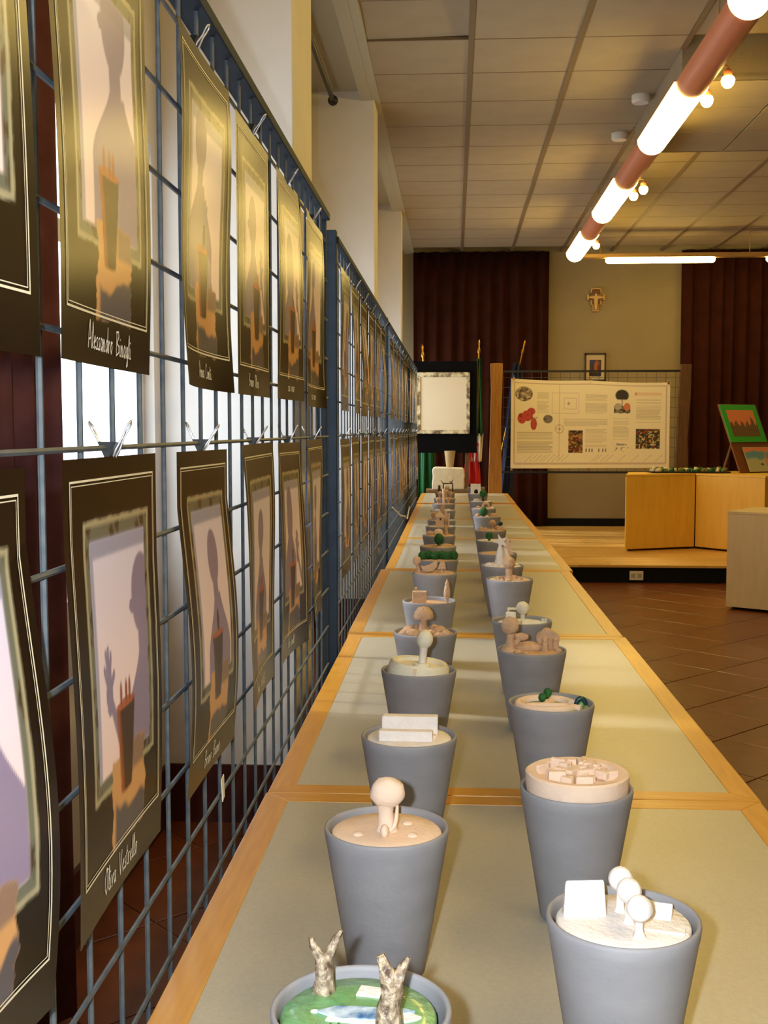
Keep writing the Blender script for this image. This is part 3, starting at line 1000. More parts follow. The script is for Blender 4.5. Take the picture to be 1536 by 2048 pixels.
# L2: pink mushroom tree
pot(-0.072, 1.223, 'grey pot second in the left row, filled with pink clay')
t = mini(-0.072, 1.223, -0.006, 'flat pink clay fill with one mushroom-shaped tree and small buttons')
disc(0.0605, 0.012).build('garden_disc', M_clay, t, smooth=50)
MB().ball((0.001, 0.0, 0.0425), 0.0195, (1.0, 0.75, 0.86), jit=0.08).build('tree_crown', M_clay, t, smooth=0)
MB().tube([(0, -0.0, -0.001), (0, 0, 0.008), (-0.001, 0, 0.02), (-0.001, 0, 0.03), (0, 0, 0.036)], [0.014, 0.0095, 0.0085, 0.010, 0.0145], 14, jit=0.2).build('trunk', M_clay, t, smooth=60)
MB().tube([(0.004, -0.012, 0.003), (0.009, -0.009, 0.008), (0.011, -0.006, 0.016), (0.012, -0.004, 0.03)], [0.002, 0.0025, 0.0025, 0.0015], 8).build('root', M_clay, t, smooth=60)
MB().ball((-0.001, -0.020, 0.006), 0.0062, (0.8, 1.3, 1.2), n=12, m=8, jit=0.1).build('root_knob', M_clay, t, smooth=0)
for x, y in ((-0.030, -0.016), (0.029, -0.016), (0.022, 0.022)):
    MB().ball((x, y, 0.0008), 0.0062, (1, 1.1, 0.45), n=14, m=8).build('button', M_clay, t, smooth=0)

# R2: raised pink bowl with broken pieces
pot(0.151, 1.376, 'grey pot second in the right row, under the raised pink bowl')
t = mini(0.152, 1.376, 0.002, 'pink clay bowl raised above its pot, filled with broken clay pieces')
MB().lathe([(0.0, -0.012), (0.060, -0.012), (0.0625, 0.0), (0.0625, 0.0145), (0.0600, 0.0165), (0.050, 0.0155), (0.047, 0.010), (0.0, 0.009)], n=44, jit=0.03).build('bowl', M_clay, t, smooth=40)
rr = random.Random(5)
for i in range(34):
    a, q = rr.uniform(0, 6.28), 0.044 * math.sqrt(rr.random())
    MB().box((q * math.cos(a), q * math.sin(a), 0.0135 + rr.uniform(0, 0.003)), (rr.uniform(0.008, 0.022), rr.uniform(0.005, 0.011), rr.uniform(0.008, 0.017)), None, rr.uniform(0, 3)).build('clay_piece', M_clay, t, bevel=0.0018)

# L3: white steps
pot(-0.062, 1.60, 'grey pot third in the left row, holding two white bars')
t = mini(-0.062, 1.60, -0.004, 'white clay disc carrying two long stepped bars')
disc(0.0600, 0.012).build('garden_disc', M_white, t, smooth=50)
MB().box((-0.004, -0.020, 0.0075), (0.076, 0.016, 0.015), rz=-0.01).build('front_bar', M_white, t, bevel=0.002)
MB().box((0.001, 0.006, 0.015), (0.080, 0.018, 0.030), rz=-0.01).build('back_bar', M_white, t, bevel=0.002)
MB().box((0.003, -0.008, 0.003), (0.072, 0.012, 0.006)).build('step', M_clay, t, bevel=0.001)

# R3: pink path with greenery
pot(0.157, 1.809, 'grey pot third in the right row, with pink paths and tiny green bushes')
t = mini(0.157, 1.809, -0.007, 'round clay garden with curling pink paths, green lawns and two tiny bushes')
disc(0.060, 0.012).build('garden_disc', mat('lawn_glaze', (124, 146, 96), 0.5, var=((80, 120, 70), 60.0, 0.2)), t, smooth=50)
ring = MB()
ring.tube([(-0.008 + 0.043 * math.cos(a), 0.0 + 0.040 * math.sin(a), 0.001) for a in [0.2 + 5.6 * k / 40 for k in range(41)]], 0.008, 8)
ring.build('path_ring', M_clay, t, smooth=50)
MB().tube([(-0.04, -0.012, 0.001), (-0.01, -0.008, 0.0015), (0.02, -0.010, 0.001), (0.045, -0.022, 0.001)], 0.0065, 8).build('path', M_clay, t, smooth=50)
MB().tube([(-0.012, -0.01, 0.001), (-0.006, 0.01, 0.0015), (0.004, 0.03, 0.001)], 0.0065, 8).build('path', M_clay, t, smooth=50)
for x, y, h, r in ((-0.014, 0.004, 0.009, 0.0062), (-0.004, 0.022, 0.012, 0.0068)):
    MB().tube([(x, y, 0), (x, y, h)], 0.0022, 8).build('trunk', M_dbark, t)
    MB().ball((x, y, h + r * 0.6), r, (1, 1, 1.2), n=14, m=10, jit=0.12).build('bush', M_leaf, t, smooth=0)
MB().tube([(0.046 + 0.007 * math.cos(a), -0.008, 0.004 + 0.011 * math.sin(a)) for a in [PI * k / 10 for k in range(11)]], 0.004, 8).build('arch', M_dteal, t, smooth=50)
MB().ball((0.046, -0.011, 0.004), 0.005, (1, 1, 1.2), n=10, m=8).build('bush', M_green, t, smooth=0)

# L4: tilted cream plaque with ball post
pot(-0.062, 2.049, 'grey pot fourth in the left row, holding the tilted cream plaque')
t = mini(-0.062, 2.049, 0.0, 'tilted cream clay plaque with raised rim and a ball on a tall post')
t.rotation_euler = (0, math.radians(6), 0)
MB().lathe([(0.0, -0.012), (0.056, -0.012), (0.0545, 0.006), (0.050, 0.0135), (0.043, 0.012), (0.040, 0.006), (0.0, 0.005)], n=40, jit=0.03).build('plaque', M_cream, t, smooth=40)
MB().lathe([(0.0, 0.004), (0.0155, 0.004), (0.0155, 0.012), (0.0135, 0.014), (0.0, 0.014)], (0.005, -0.012, 0), 24).build('post_foot', M_cream, t, smooth=40)
MB().lathe([(0.0072, 0.013), (0.0066, 0.024), (0.0074, 0.040), (0.0095, 0.046)], (0.005, -0.012, 0), 18).build('post', M_white, t, smooth=40)
MB().ball((0.005, -0.012, 0.057), 0.0165, (0.92, 0.92, 1.06), jit=0.02).build('post_ball', M_cream, t, smooth=0)
MB().box((-0.006, -0.049, 0.002), (0.006, 0.02, 0.014)).build('plaque_notch', M_clay, t)

# R4: tan tree, boat and rocks
pot(0.156, 2.253, 'grey pot fourth in the right row, with a tan tree, boat and wheel')
t = mini(0.156, 2.253, -0.001, 'tan clay landscape with flat round tree, small boat shape and rocky wheel')
disc(0.0605, 0.012, 0.04).build('garden_disc', M_clay_warm, t, smooth=50)
MB().tube([(-0.045, -0.02, -0.002), (-0.045, -0.02, 0.008), (-0.043, -0.02, 0.022), (-0.043, -0.02, 0.034)], [0.016, 0.009, 0.0072, 0.0075], 12, jit=0.3).build('trunk', M_clay_warm, t, smooth=60)
MB().ball((-0.044, -0.02, 0.050), 0.0175, (1.0, 0.6, 1.05), jit=0.12).build('tree_crown', M_clay_warm, t, smooth=0)
MB().box((-0.042, 0.0, 0.067), (0.02, 0.008, 0.014)).build('tree_top', M_cream, t, bevel=0.002)
MB().ball((-0.022, -0.01, 0.026), 0.0145, (1.05, 0.6, 0.55), jit=0.1).build('boat_hull', M_clay_warm, t, smooth=0)
MB().tube([(-0.034, -0.012, 0.012), (-0.026, -0.011, 0.022)], 0.006, 8).build('boat_stem', M_clay_warm, t, smooth=50)
MB().ball((-0.005, 0.0, 0.004), 0.03, (1.1, 0.7, 0.35), jit=0.15).build('mound', M_clay_warm, t, smooth=0)
MB().lathe([(0.0, -0.009), (0.021, -0.009), (0.0225, 0.0), (0.021, 0.009), (0.0, 0.009)], n=26, jit=0.16, M=Matrix.Translation((0.032, 0.006, 0.018)) @ Matrix.Rotation(PI / 2, 4, 'X')).build('wheel', M_clay_warm, t, smooth=40)
MB().tube([(0.024, -0.02, 0), (0.024, -0.02, 0.026)], [0.0075, 0.006], 10).build('post', M_clay_warm, t, smooth=50)
MB().box((0.047, -0.004, 0.012), (0.012, 0.014, 0.024)).build('rock', M_clay_warm, t, bevel=0.003)
for x, y, r in ((-0.03, -0.045, 0.008), (-0.015, -0.05, 0.006), (0.05, -0.022, 0.007)):
    lump(t, x, y, r, M_clay_warm)

# L5: tan mushroom tree with rocks
pot(-0.060, 2.438, 'grey pot fifth in the left row, under the broad flat-topped tree')
t = mini(-0.060, 2.438, -0.004, 'tan clay broad flat-topped tree standing among lumpy rocks')
disc(0.0605, 0.012, 0.04).build('garden_disc', M_clay_warm, t, smooth=50)
MB().tube([(-0.004, 0, -0.001), (-0.004, 0, 0.008), (-0.004, 0, 0.02), (-0.004, 0, 0.035)], [0.016, 0.010, 0.0085, 0.010], 12, jit=0.25).build('trunk', M_clay_warm, t, smooth=60)
MB().lathe([(0.0, 0.022), (0.012, 0.02), (0.019, 0.010), (0.0215, 0.0), (0.0195, -0.005), (0.009, -0.004), (0.0, -0.004)], (-0.004, 0, 0.036), 26, jit=0.08).build('tree_crown', M_clay_warm, t, smooth=60)
for x, y, r, s in ((-0.036, -0.01, 0.013, (1.1, 1, 1.1)), (-0.045, -0.03, 0.010, (1, 1, 0.8)), (-0.025, -0.03, 0.014, (1.3, 0.8, 0.7)), (0.03, -0.005, 0.014, (1.2, 1, 0.9)), (0.043, -0.02, 0.011, (1.1, 1, 0.8)), (0.012, -0.03, 0.010, (1.2, 1, 0.9)), (0.02, 0.02, 0.012, (1, 1, 1)), (-0.02, 0.02, 0.012, (1, 1, 1)), (0.028, -0.035, 0.009, (1.2, 1, .6))):
    lump(t, x, y, r, M_clay_warm, s, 'rock')

# R5: white ball tree
pot(0.157, 2.60, 'grey pot fifth in the right row, holding the white ball tree')
t = mini(0.157, 2.60, -0.007, 'white clay garden with one ball tree and a small corner block')
disc(0.0575, 0.010, 0.03).build('garden_disc', M_cream, t, smooth=50)
tree(t, 0.002, 0.0, 0.022, 0.0048, 0.0155, M_cream, (1, 1, 0.95), 0.1)
MB().box((0.026, -0.016, 0.003), (0.052, 0.008, 0.008), rz=0.08).build('low_wall', M_cream, t, bevel=0.001)
for x in (0.046, 0.053):
    MB().box((x, -0.014, 0.006), (0.005, 0.01, 0.012)).build('wall_end', M_cream, t, bevel=0.001)
MB().prism([(-0.036, -0.002), (-0.032, -0.002), (-0.029, 0.03), (-0.013, 0.03), (-0.012, 0.034), (-0.033, 0.034)], -0.006, 0.006, Matrix.Translation((0, 0.0, 0)) @ Matrix.Rotation(PI / 2, 4, 'X')).build('corner_arch', M_cream, t, bevel=0.001)
MB().box((-0.018, -0.004, 0.006), (0.012, 0.012, 0.012)).build('block', M_cream, t, bevel=0.002)

# L6: little house and cypress
pot(-0.061, 2.889, 'grey pot sixth in the left row, with a house block and a cypress')
t = mini(-0.061, 2.889, -0.008, 'tan clay house block with chimney and a slim cypress')
disc(0.0575, 0.012).build('garden_disc', M_clay_warm, t, smooth=50)
MB().box((-0.025, -0.01, 0.0155), (0.036, 0.020, 0.033)).build('house', M_clay_warm, t, bevel=0.0015)
MB().box((-0.034, -0.01, 0.036), (0.006, 0.006, 0.012)).build('chimney', M_clay_warm, t, bevel=0.001)
MB().box((-0.017, -0.0205, 0.016), (0.007, 0.002, 0.008)).build('window_hollow', M_clay_warm, t)
MB().lathe([(0.0035, 0.0), (0.004, 0.010), (0.0085, 0.022), (0.008, 0.036), (0.004, 0.056), (0.0, 0.066)], (0.045, 0.0, -0.002), 16, jit=0.06).build('cypress', M_clay_warm, t, smooth=60)

# R6: swirled ball tree with pebbles
pot(0.164, 3.326, 'grey pot sixth in the right row, under the swirled ball tree')
t = mini(0.164, 3.326, -0.002, 'pink-tan clay tree with swirled ball crown ringed by pebbles')
disc(0.0605, 0.012).build('garden_disc', M_clay, t, smooth=50)
tree(t, -0.002, -0.01, 0.034, 0.010, 0.019, M_clay_warm, (1, 1, 1), 0.22, fr=6)
for i in range(11):
    a = i * 0.57
    lump(t, 0.034 * math.cos(a), -0.008 + 0.034 * math.sin(a), 0.0055 + 0.002 * (i % 3), M_clay_warm)

# L7: tan ball tree, leaf boat, little box tree
pot(-0.057, 3.454, 'grey pot seventh in the left row, with a tan leaf-shaped boat')
t = mini(-0.057, 3.454, 0.0, 'tan clay ball tree, leaf-shaped boat and stubby box tree')
disc(0.0615, 0.012).build('garden_disc', M_clay_warm, t, smooth=50)
MB().tube([(-0.046, 0, 0), (-0.05, 0, 0.012), (-0.054, 0, 0.025)], [0.007, 0.005, 0.005], 10).build('trunk', M_clay_warm, t, smooth=60)
MB().ball((-0.054, 0, 0.036), 0.013, (1, 0.7, 1.1), jit=0.08).build('tree_crown', M_clay_warm, t, smooth=0)
MB().prism([(-0.044, 0.022), (-0.036, 0.018), (-0.016, 0.024), (0.0, 0.034), (0.009, 0.034), (0.008, 0.018), (-0.004, 0.004), (-0.022, 0.001), (-0.036, 0.006)], -0.008, 0.008, Matrix.Rotation(PI / 2, 4, 'X')).build('leaf_boat', M_clay_warm, t, bevel=0.003)
MB().tube([(0.022, 0, 0), (0.022, 0, 0.014)], 0.0045, 10).build('trunk', M_clay_warm, t, smooth=60)
MB().prism([(0.008, 0.010), (0.036, 0.010), (0.030, 0.034), (0.018, 0.034)], -0.008, 0.008, Matrix.Rotation(PI / 2, 4, 'X')).build('box_crown', M_clay_warm, t, bevel=0.003)

# R7: white star on a cone
pot(0.156, 3.661, 'grey pot seventh in the right row, below the white star')
t = mini(0.156, 3.661, -0.001, 'white clay cone topped by a star above broken white flakes')
disc(0.0605, 0.012, 0.04).build('garden_disc', M_white, t, smooth=50)
MB().lathe([(0.021, 0.0), (0.015, 0.02), (0.011, 0.045), (0.006, 0.062), (0.0, 0.066)], (-0.006, 0, 0), 20, jit=0.15).build('cone', M_white, t, smooth=60)
sp = []
for i in range(10):
    a = PI / 2 + i * PI / 5 + 0.35
    q = 0.0265 if i % 2 == 0 else 0.010
    sp.append((-0.004 + q * math.cos(a), 0.076 + q * math.sin(a)))
MB().prism(sp, -0.004, 0.004, Matrix.Rotation(PI / 2, 4, 'X')).build('star', M_white, t, bevel=0.001)
MB().prism([(0.0, 0.0), (0.028, 0.0), (0.010, 0.052), (0.0, 0.055)], -0.005, 0.005, Matrix.Translation((0.006, 0.006, 0)) @ Matrix.Rotation(PI / 2, 4, 'X')).build('fin', M_white, t, bevel=0.002)
for i in range(12):
    a = i * 0.53
    lump(t, 0.045 * math.cos(a), 0.03 * math.sin(a), 0.008, M_white, (1.3, 1, 0.6), 'flake')

# L8: green hedge
pot(-0.052, 3.819, 'grey pot eighth in the left row, under the green hedge')
t = mini(-0.052, 3.819, 0.0, 'row of glossy green clay bushes forming a low hedge')
disc(0.0605, 0.012).build('garden_disc', M_clay_warm, t, smooth=50)
for i in range(6):
    MB().ball((-0.052 + i * 0.021, -0.012 + 0.006 * (i % 2), 0.011 + 0.002 * (i % 2)), 0.0145, (1, 1, 1.15), n=14, m=10, jit=0.25, fr=5).build('bush', M_leaf, t, smooth=0)

# R8: flat clay with tent-like house
pot(0.155, 4.02, 'grey pot eighth in the right row, filled flat with orange clay')
t = mini(0.155, 4.02, -0.001, 'flat orange-tan clay fill with a pointed house at the right')
disc(0.0605, 0.012).build('garden_disc', M_clay_warm, t, smooth=50)
MB().prism([(0.010, 0.0), (0.054, 0.0), (0.040, 0.05), (0.030, 0.052)], -0.012, 0.012, Matrix.Rotation(PI / 2, 4, 'X')).build('pointed_house', M_clay, t, bevel=0.002)

# L9
pot(-0.058, 4.251, 'grey pot ninth in the left row, with one round green tree')
t = mini(-0.058, 4.251, 0.0, 'tan sloping clay ground with one round green tree in the middle')
disc(0.0615, 0.012, 0.05).build('garden_disc', M_clay_warm, t, smooth=50)
tree(t, 0.004, 0, 0.010, 0.004, 0.0185, M_leaf, (1, 1, 1.1), 0.15, M_dbark, fr=6)
MB().ball((0.03, 0, 0.0), 0.03, (1, 0.6, 0.3), jit=0.1).build('mound', M_clay_warm, t, smooth=0)

# R9
pot(0.156, 4.497, 'grey pot ninth in the right row, with a green ball on white')
t = mini(0.156, 4.497, -0.002, 'white clay disc with a single green ball bush')
disc(0.0605, 0.012).build('garden_disc', M_white, t, smooth=50)
tree(t, -0.016, -0.01, 0.008, 0.004, 0.0145, M_leaf, (1, 1, 1.05), 0.12, M_dbark, fr=6)

# L10
pot(-0.06, 4.70, 'grey pot tenth in the left row, with tan domes and a trunk')
t = mini(-0.06, 4.70, 0.0, 'two tan clay domes beside a short bare trunk')
disc(0.0615, 0.012, 0.04).build('garden_disc', M_clay_warm, t, smooth=50)
lump(t, -0.036, 0, 0.014, M_clay_warm, (1.2, 1, .9), 'dome')
MB().ball((-0.002, 0, 0.008), 0.020, (1, 0.8, 0.9), jit=0.08).build('dome', M_clay, t, smooth=0)
MB().tube([(0.032, 0, 0), (0.030, 0, 0.02), (0.026, 0, 0.042)], [0.009, 0.007, 0.006], 10, jit=0.3).build('trunk', M_clay_warm, t, smooth=60)

# R10
pot(0.16, 4.95, 'grey pot tenth in the right row, with brown lumps and a blue-green ball')
t = mini(0.16, 4.95, 0.0, 'orange-brown clay lumps with a stump and a blue-green ball')
disc(0.0605, 0.012, 0.05).build('garden_disc', M_clay_warm, t, smooth=50)
tree(t, 0.008, -0.01, 0.018, 0.006, 0.015, M_clay_warm, (1, 1, 1), 0.2)
for x, r, m in ((-0.04, 0.011, M_clay_warm), (-0.022, 0.009, M_clay_warm), (0.032, 0.014, M_clay_warm), (0.05, 0.011, M_clay_warm)):
    lump(t, x, -0.01, r, m, (1.1, 1, 1.1), 'lump')
MB().ball((0.042, 0.004, 0.028), 0.011, jit=0.1, n=12, m=8).build('blue_green_ball', M_dteal, t, smooth=0)

# L11: house with pyramid roof
pot(-0.059, 5.143, 'grey pot eleventh in the left row, with the steep-roofed house')
t = mini(-0.059, 5.143, -0.004, 'beige clay house with steep pointed roof and a thin post')
disc(0.058, 0.012).build('garden_disc', M_clay_warm, t, smooth=50)
MB().box((-0.004, 0, 0.022), (0.036, 0.026, 0.046)).build('house', M_clay, t, bevel=0.001)
MB().add([(-0.026, -0.016, 0.045), (0.018, -0.016, 0.045), (0.018, 0.016, 0.045), (-0.026, 0.016, 0.045), (-0.004, 0, 0.076)], [(3, 2, 1, 0), (0, 1, 4), (1, 2, 4), (2, 3, 4), (3, 0, 4)]).build('roof', M_clay, t)
MB().box((0.0, -0.0135, 0.036), (0.007, 0.002, 0.009)).build('window_hollow', M_dbark, t)  # dark plate on the wall, shade of the hollow put into its colour
MB().tube([(0.036, -0.004, 0), (0.035, -0.004, 0.03), (0.037, -0.004, 0.062)], [0.006, 0.005, 0.0055], 10, jit=0.2).build('post', M_clay, t, smooth=60)
tree(t, 0.022, -0.004, 0.022, 0.004, 0.009, M_clay_warm, jit=0.2)

# R11
pot(0.168, 5.75, 'grey pot eleventh in the right row, under the first tall green tree')
t = mini(0.168, 5.75, -0.001, 'round green-crowned clay tree on a dark trunk over orange lumps')
disc(0.0605, 0.012, 0.05).build('garden_disc', M_clay_warm, t, smooth=50)
tree(t, -0.018, -0.01, 0.006, 0.005, 0.021, M_leaf, (1, 1, 1.1), 0.15, M_dbark, fr=6)
lump(t, -0.046, 0, 0.012, M_clay_warm, (1.1, 1, .9), 'lump')
lump(t, 0.03, 0, 0.016, M_clay_warm, (1.5, 1, .8), 'lump')

# L12
pot(-0.058, 5.489, 'grey pot twelfth in the left row, with leaning tan slabs')
t = mini(-0.058, 5.489, -0.004, 'tan clay slabs leaning together like a tent')
disc(0.058, 0.012).build('garden_disc', M_clay_warm, t, smooth=50)
MB().prism([(-0.028, 0.0), (0.006, 0.0), (0.016, 0.07), (0.004, 0.082), (-0.006, 0.06)], -0.006, 0.006, Matrix.Rotation(PI / 2, 4, 'X')).build('slab', M_clay_warm, t, bevel=0.002)
MB().prism([(0.008, 0.0), (0.04, 0.0), (0.018, 0.06)], -0.006, 0.006, Matrix.Translation((0, 0.012, 0)) @ Matrix.Rotation(PI / 2, 4, 'X')).build('slab', M_clay, t, bevel=0.002)
MB().ball((-0.036, 0, 0.03), 0.016, (1, 0.7, 1), jit=0.2).build('tree_crown', M_clay_warm, t, smooth=0)
MB().tube([(-0.036, 0, 0), (-0.036, 0, 0.02)], 0.005, 8).build('trunk', M_clay_warm, t)

# R12
pot(0.167, 6.35, 'grey pot twelfth in the right row, with a brown arch')
t = mini(0.167, 6.35, 0.0, 'brown clay arch beside a pale pebble')
disc(0.0605, 0.012, 0.05).build('garden_disc', M_clay_warm, t, smooth=50)
MB().tube([(0.012 + 0.018 * math.cos(a), 0, 0.004 + 0.022 * math.sin(a)) for a in [PI * k / 10 for k in range(11)]], 0.007, 8, jit=0.2).build('arch', M_clay_warm, t, smooth=50)
lump(t, 0.046, 0, 0.010, M_white)
lump(t, -0.03, 0, 0.012, M_clay_warm)

# L13..L16
pot(-0.058, 6.18, 'grey pot thirteenth in the left row, with tan rubble')
t = mini(-0.058, 6.18, -0.002, 'tan clay rubble with a low pale wall')
disc(0.0605, 0.012, 0.04).build('garden_disc', M_clay_warm, t, smooth=50)
MB().box((0.0, -0.02, 0.004), (0.08, 0.008, 0.008)).build('low_wall', M_white, t, bevel=0.001)
lump(t, 0.03, 0, 0.01, M_clay)
pot(-0.059, 6.72, 'grey pot fourteenth in the left row, with a tall beige post')
t = mini(-0.059, 6.72, -0.002, 'tall beige clay post among brown stumps')
disc(0.0605, 0.012, 0.04).build('garden_disc', M_clay_warm, t, smooth=50)
MB().tube([(0.0, -0.01, 0), (0.001, -0.01, 0.04), (0, -0.01, 0.084), (0, -0.01, 0.09)], [0.008, 0.0075, 0.009, 0.006], 12, jit=0.15).build('post', M_clay, t, smooth=60)
for x in (-0.034, 0.03):
    tree(t, x, 0, 0.016, 0.005, 0.013, M_clay_warm, jit=0.25)
pot(-0.058, 7.25, 'grey pot fifteenth in the left row, with tangled brown shapes')
t = mini(-0.058, 7.25, 0.0, 'tangled brown clay stumps and a tan ball')
disc(0.0605, 0.012, 0.05).build('garden_disc', M_clay_warm, t, smooth=50)
for x, h in ((-0.03, 0.02), (0.012, 0.03), (0.04, 0.018)):
    tree(t, x, 0, h, 0.005, 0.014, M_clay_warm, jit=0.3)
pot(-0.06, 7.92, 'grey pot sixteenth in the left row, the farthest, with a dark twig frame')
t = mini(-0.06, 7.92, 0.0, 'dark square twig frame over tan stumps in the farthest left pot')
disc(0.0605, 0.012, 0.05).build('garden_disc', M_clay_warm, t, smooth=50)
MB().tube([(-0.012, 0, 0), (-0.012, 0, 0.062), (0.052, 0, 0.064), (0.052, 0, 0)], 0.005, 8).build('twig_frame', M_dbark, t)
for a, b in (((-0.012, 0.06), (-0.03, 0.085)), ((0.04, 0.062), (0.056, 0.09)), ((0.045, 0.062), (0.03, 0.08))):
    MB().tube([(a[0], 0, a[1]), (b[0], 0, b[1])], [0.004, 0.002], 6).build('twig', M_dbark, t)
MB().tube([(-0.04, 0, 0), (-0.04, 0, 0.05)], [0.011, 0.008], 10).build('stump', M_dbark, t)
tree(t, 0.015, -0.012, 0.02, 0.006, 0.014, M_clay_warm, jit=0.25)
# R13, R14
pot(0.166, 6.95, 'grey pot thirteenth in the right row, with a dark-trunked green tree on white')
t = mini(0.166, 6.95, 0.0, 'white clay ground with a green tree on a dark trunk, far right row')
disc(0.0605, 0.012).build('garden_disc', M_white, t, smooth=50)
tree(t, 0.012, -0.01, 0.03, 0.006, 0.023, M_leaf, (1, 1, 0.95), 0.15, M_dbark, fr=6)
for x in (-0.036, -0.02, -0.006):
    lump(t, x, 0, 0.011, M_white, (1, 1, 1.2), 'white_lump')
pot(0.165, 7.80, 'grey pot fourteenth in the right row, the farthest, with a white gateway')
t = mini(0.165, 7.80, 0.0, 'white clay gateway block with a dark arched opening')
disc(0.0605, 0.012).build('garden_disc', M_white, t, smooth=50)
gp = [(-0.05, 0), (-0.026, 0), (-0.026, 0.018), (-0.022, 0.028), (-0.012, 0.03), (-0.003, 0.026), (0.0, 0.018), (0.0, 0), (0.018, 0), (0.018, 0.066), (-0.05, 0.066)]
MB().prism(gp, -0.012, 0.012, Matrix.Rotation(PI / 2, 4, 'X')).build('gateway', M_white, t, bevel=0.001)
MB().prism([(-0.026, 0), (0.0, 0), (0.0, 0.018), (-0.012, 0.03), (-0.026, 0.018)], -0.002, 0.002, Matrix.Translation((0, 0.01, 0)) @ Matrix.Rotation(PI / 2, 4, 'X')).build('gate_opening', M_fblue, t)
pot(0.17, 8.7, 'empty brown-grey pot standing alone near the far table end')

# ------------------------------------------------------------------ far end: stone block, vase, black board with frame
b = MB()
b.prism([(-0.152, 0.0), (0.150, 0.0), (0.154, 0.05), (0.150, 0.10), (0.156, 0.13), (0.150, 0.185), (0.138, 0.205), (-0.13, 0.212), (-0.148, 0.20), (-0.152, 0.17), (-0.146, 0.12), (-0.154, 0.06)], -0.11, 0.11, Matrix.Rotation(PI / 2, 4, 'X'))
o = b.build('stone_block', M_stone, bevel=0.012, loc=(-0.052, 10.86, 0.775))
tag(o, 'rough white stone block under the lone vase at the far table end', 'stone')
pd = thing('plinth', 'dark plinth under the white stone block', 'plinth', (-0.052, 10.86, 0))
MB().bx(-0.2, 0.2, -0.14, 0.14, 0, 0.745).build('body', M_black, pd)
MB().bx(-0.21, 0.21, -0.15, 0.15, 0.745, 0.775).build('top_board', M_leg, pd)
o = MB().lathe([(0.0, 0.0), (0.032, 0.0), (0.034, 0.003), (0.052, 0.148), (0.053, 0.154), (0.049, 0.154), (0.047, 0.145), (0.03, 0.03), (0, 0.03)], n=32).build('clay_vase', mat('vase_tan', (176, 150, 100), 0.6), loc=(-0.038, 10.84, 0.986), smooth=45)
tag(o, 'single tapered tan vase standing on the white stone block', 'vase')
bd = thing('black_backdrop', 'black display board on wooden legs at the far end', 'display board', (-0.06, 11.36, 0.155))
MB().bx(-0.40, 0.285, 0, 0.03, 0.955, 1.86).build('board', M_black, bd)
for x in (-0.33, 0.19):
    MB().bx(x - 0.02, x + 0.02, 0.03, 0.07, 0, 1.0).build('leg', M_plankd, bd)
    MB().bx(x - 0.02, x + 0.02, -0.02, 0.42, 0, 0.03).build('foot', M_plankd, bd)
pf = thing('blank_artwork', 'worn cream frame around a blank panel on the black board', 'artwork', (-0.107, 11.345, 1.30))
MB().bx(-0.235, 0.235, -0.004, 0.006, 0.03, 0.585).build('panel', M_canvas, pf)
for x0, x1, z0, z1 in ((-0.262, 0.262, 0.0, 0.036), (-0.262, 0.262, 0.56, 0.605), (-0.262, -0.226, 0.03, 0.57), (0.228, 0.262, 0.03, 0.57)):
    MB().bx(x0, x1, -0.018, 0.008, z0, z1).build('frame_board', M_frost, pf, bevel=0.003)


# ------------------------------------------------------------------ flags
def flag(name, label, base, tip, cloth):
    B, T = Vector(base), Vector(tip)
    f = thing(name, label, 'flag', base, 0, 'flags at the back of the stage')
    d = T - B
    MB().tube([(0, 0, 0.0), tuple(d * 0.94)], 0.011, 10).build('pole', M_brass, f, smooth=50)
    dn = d.normalized()
    MB().tube([tuple(d * 0.93), tuple(d * 0.945), tuple(d * 0.96), tuple(d * 0.985), tuple(d)], [0.016, 0.02, 0.01, 0.016, 0.002], 10).build('finial', M_brass, f, smooth=50)
    MB().lathe([(0.0, 0.0), (0.09, 0.0), (0.09, 0.02), (0.03, 0.05), (0.02, 0.16), (0.0, 0.16)], n=20).build('stand', M_rodm, f, smooth=40)
    for nm, m, z0, z1, xc0, xc1, w0, w1 in cloth:
        def fn(u, v, z0=z0, z1=z1, xc0=xc0, xc1=xc1, w0=w0, w1=w1):
            ww_ = w0 + (w1 - w0) * v
            xc = xc0 + (xc1 - xc0) * v
            return (xc - base[0] + (u - 0.5) * ww_, -0.03 + 0.03 * math.sin(u * 14 + 2 * v) + 0.012 * math.sin(u * 31), z0 + (z1 - z0) * v - base[2])
        o = MB().sheet(fn, 24, 8).build(nm, m, f, smooth=0)
        s = o.modifiers.new('thick', 'SOLIDIFY')
        s.thickness = 0.003
    return f


flag('tricolour_flag', 'green, white and red flag hanging furled on a pole', (0.26, 13.0, 0.155), (0.278, 13.0, 2.36),
     [('green_band', M_fgreen, 1.28, 2.14, 0.275, 0.275, 0.10, 0.05), ('white_band', M_fwhite, 0.98, 1.30, 0.255, 0.272, 0.12, 0.11), ('red_band', M_fred, 0.72, 1.19, 0.21, 0.21, 0.2, 0.13)])
flag('blue_flag', 'dark blue flag on a pole leaning behind the poster', (0.357, 13.25, 0.155), (0.808, 13.25, 2.366),
     [('blue_cloth', M_fblue, 0.5, 2.1, 0.58, 0.72, 0.2, 0.1)])
flag('green_flag', 'dark green flag behind the black board near the racks', (-0.20, 13.0, 0.155), (-0.365, 13.0, 2.31),
     [('green_cloth', M_fgreen, 0.5, 1.75, -0.31, -0.30, 0.2, 0.14)])

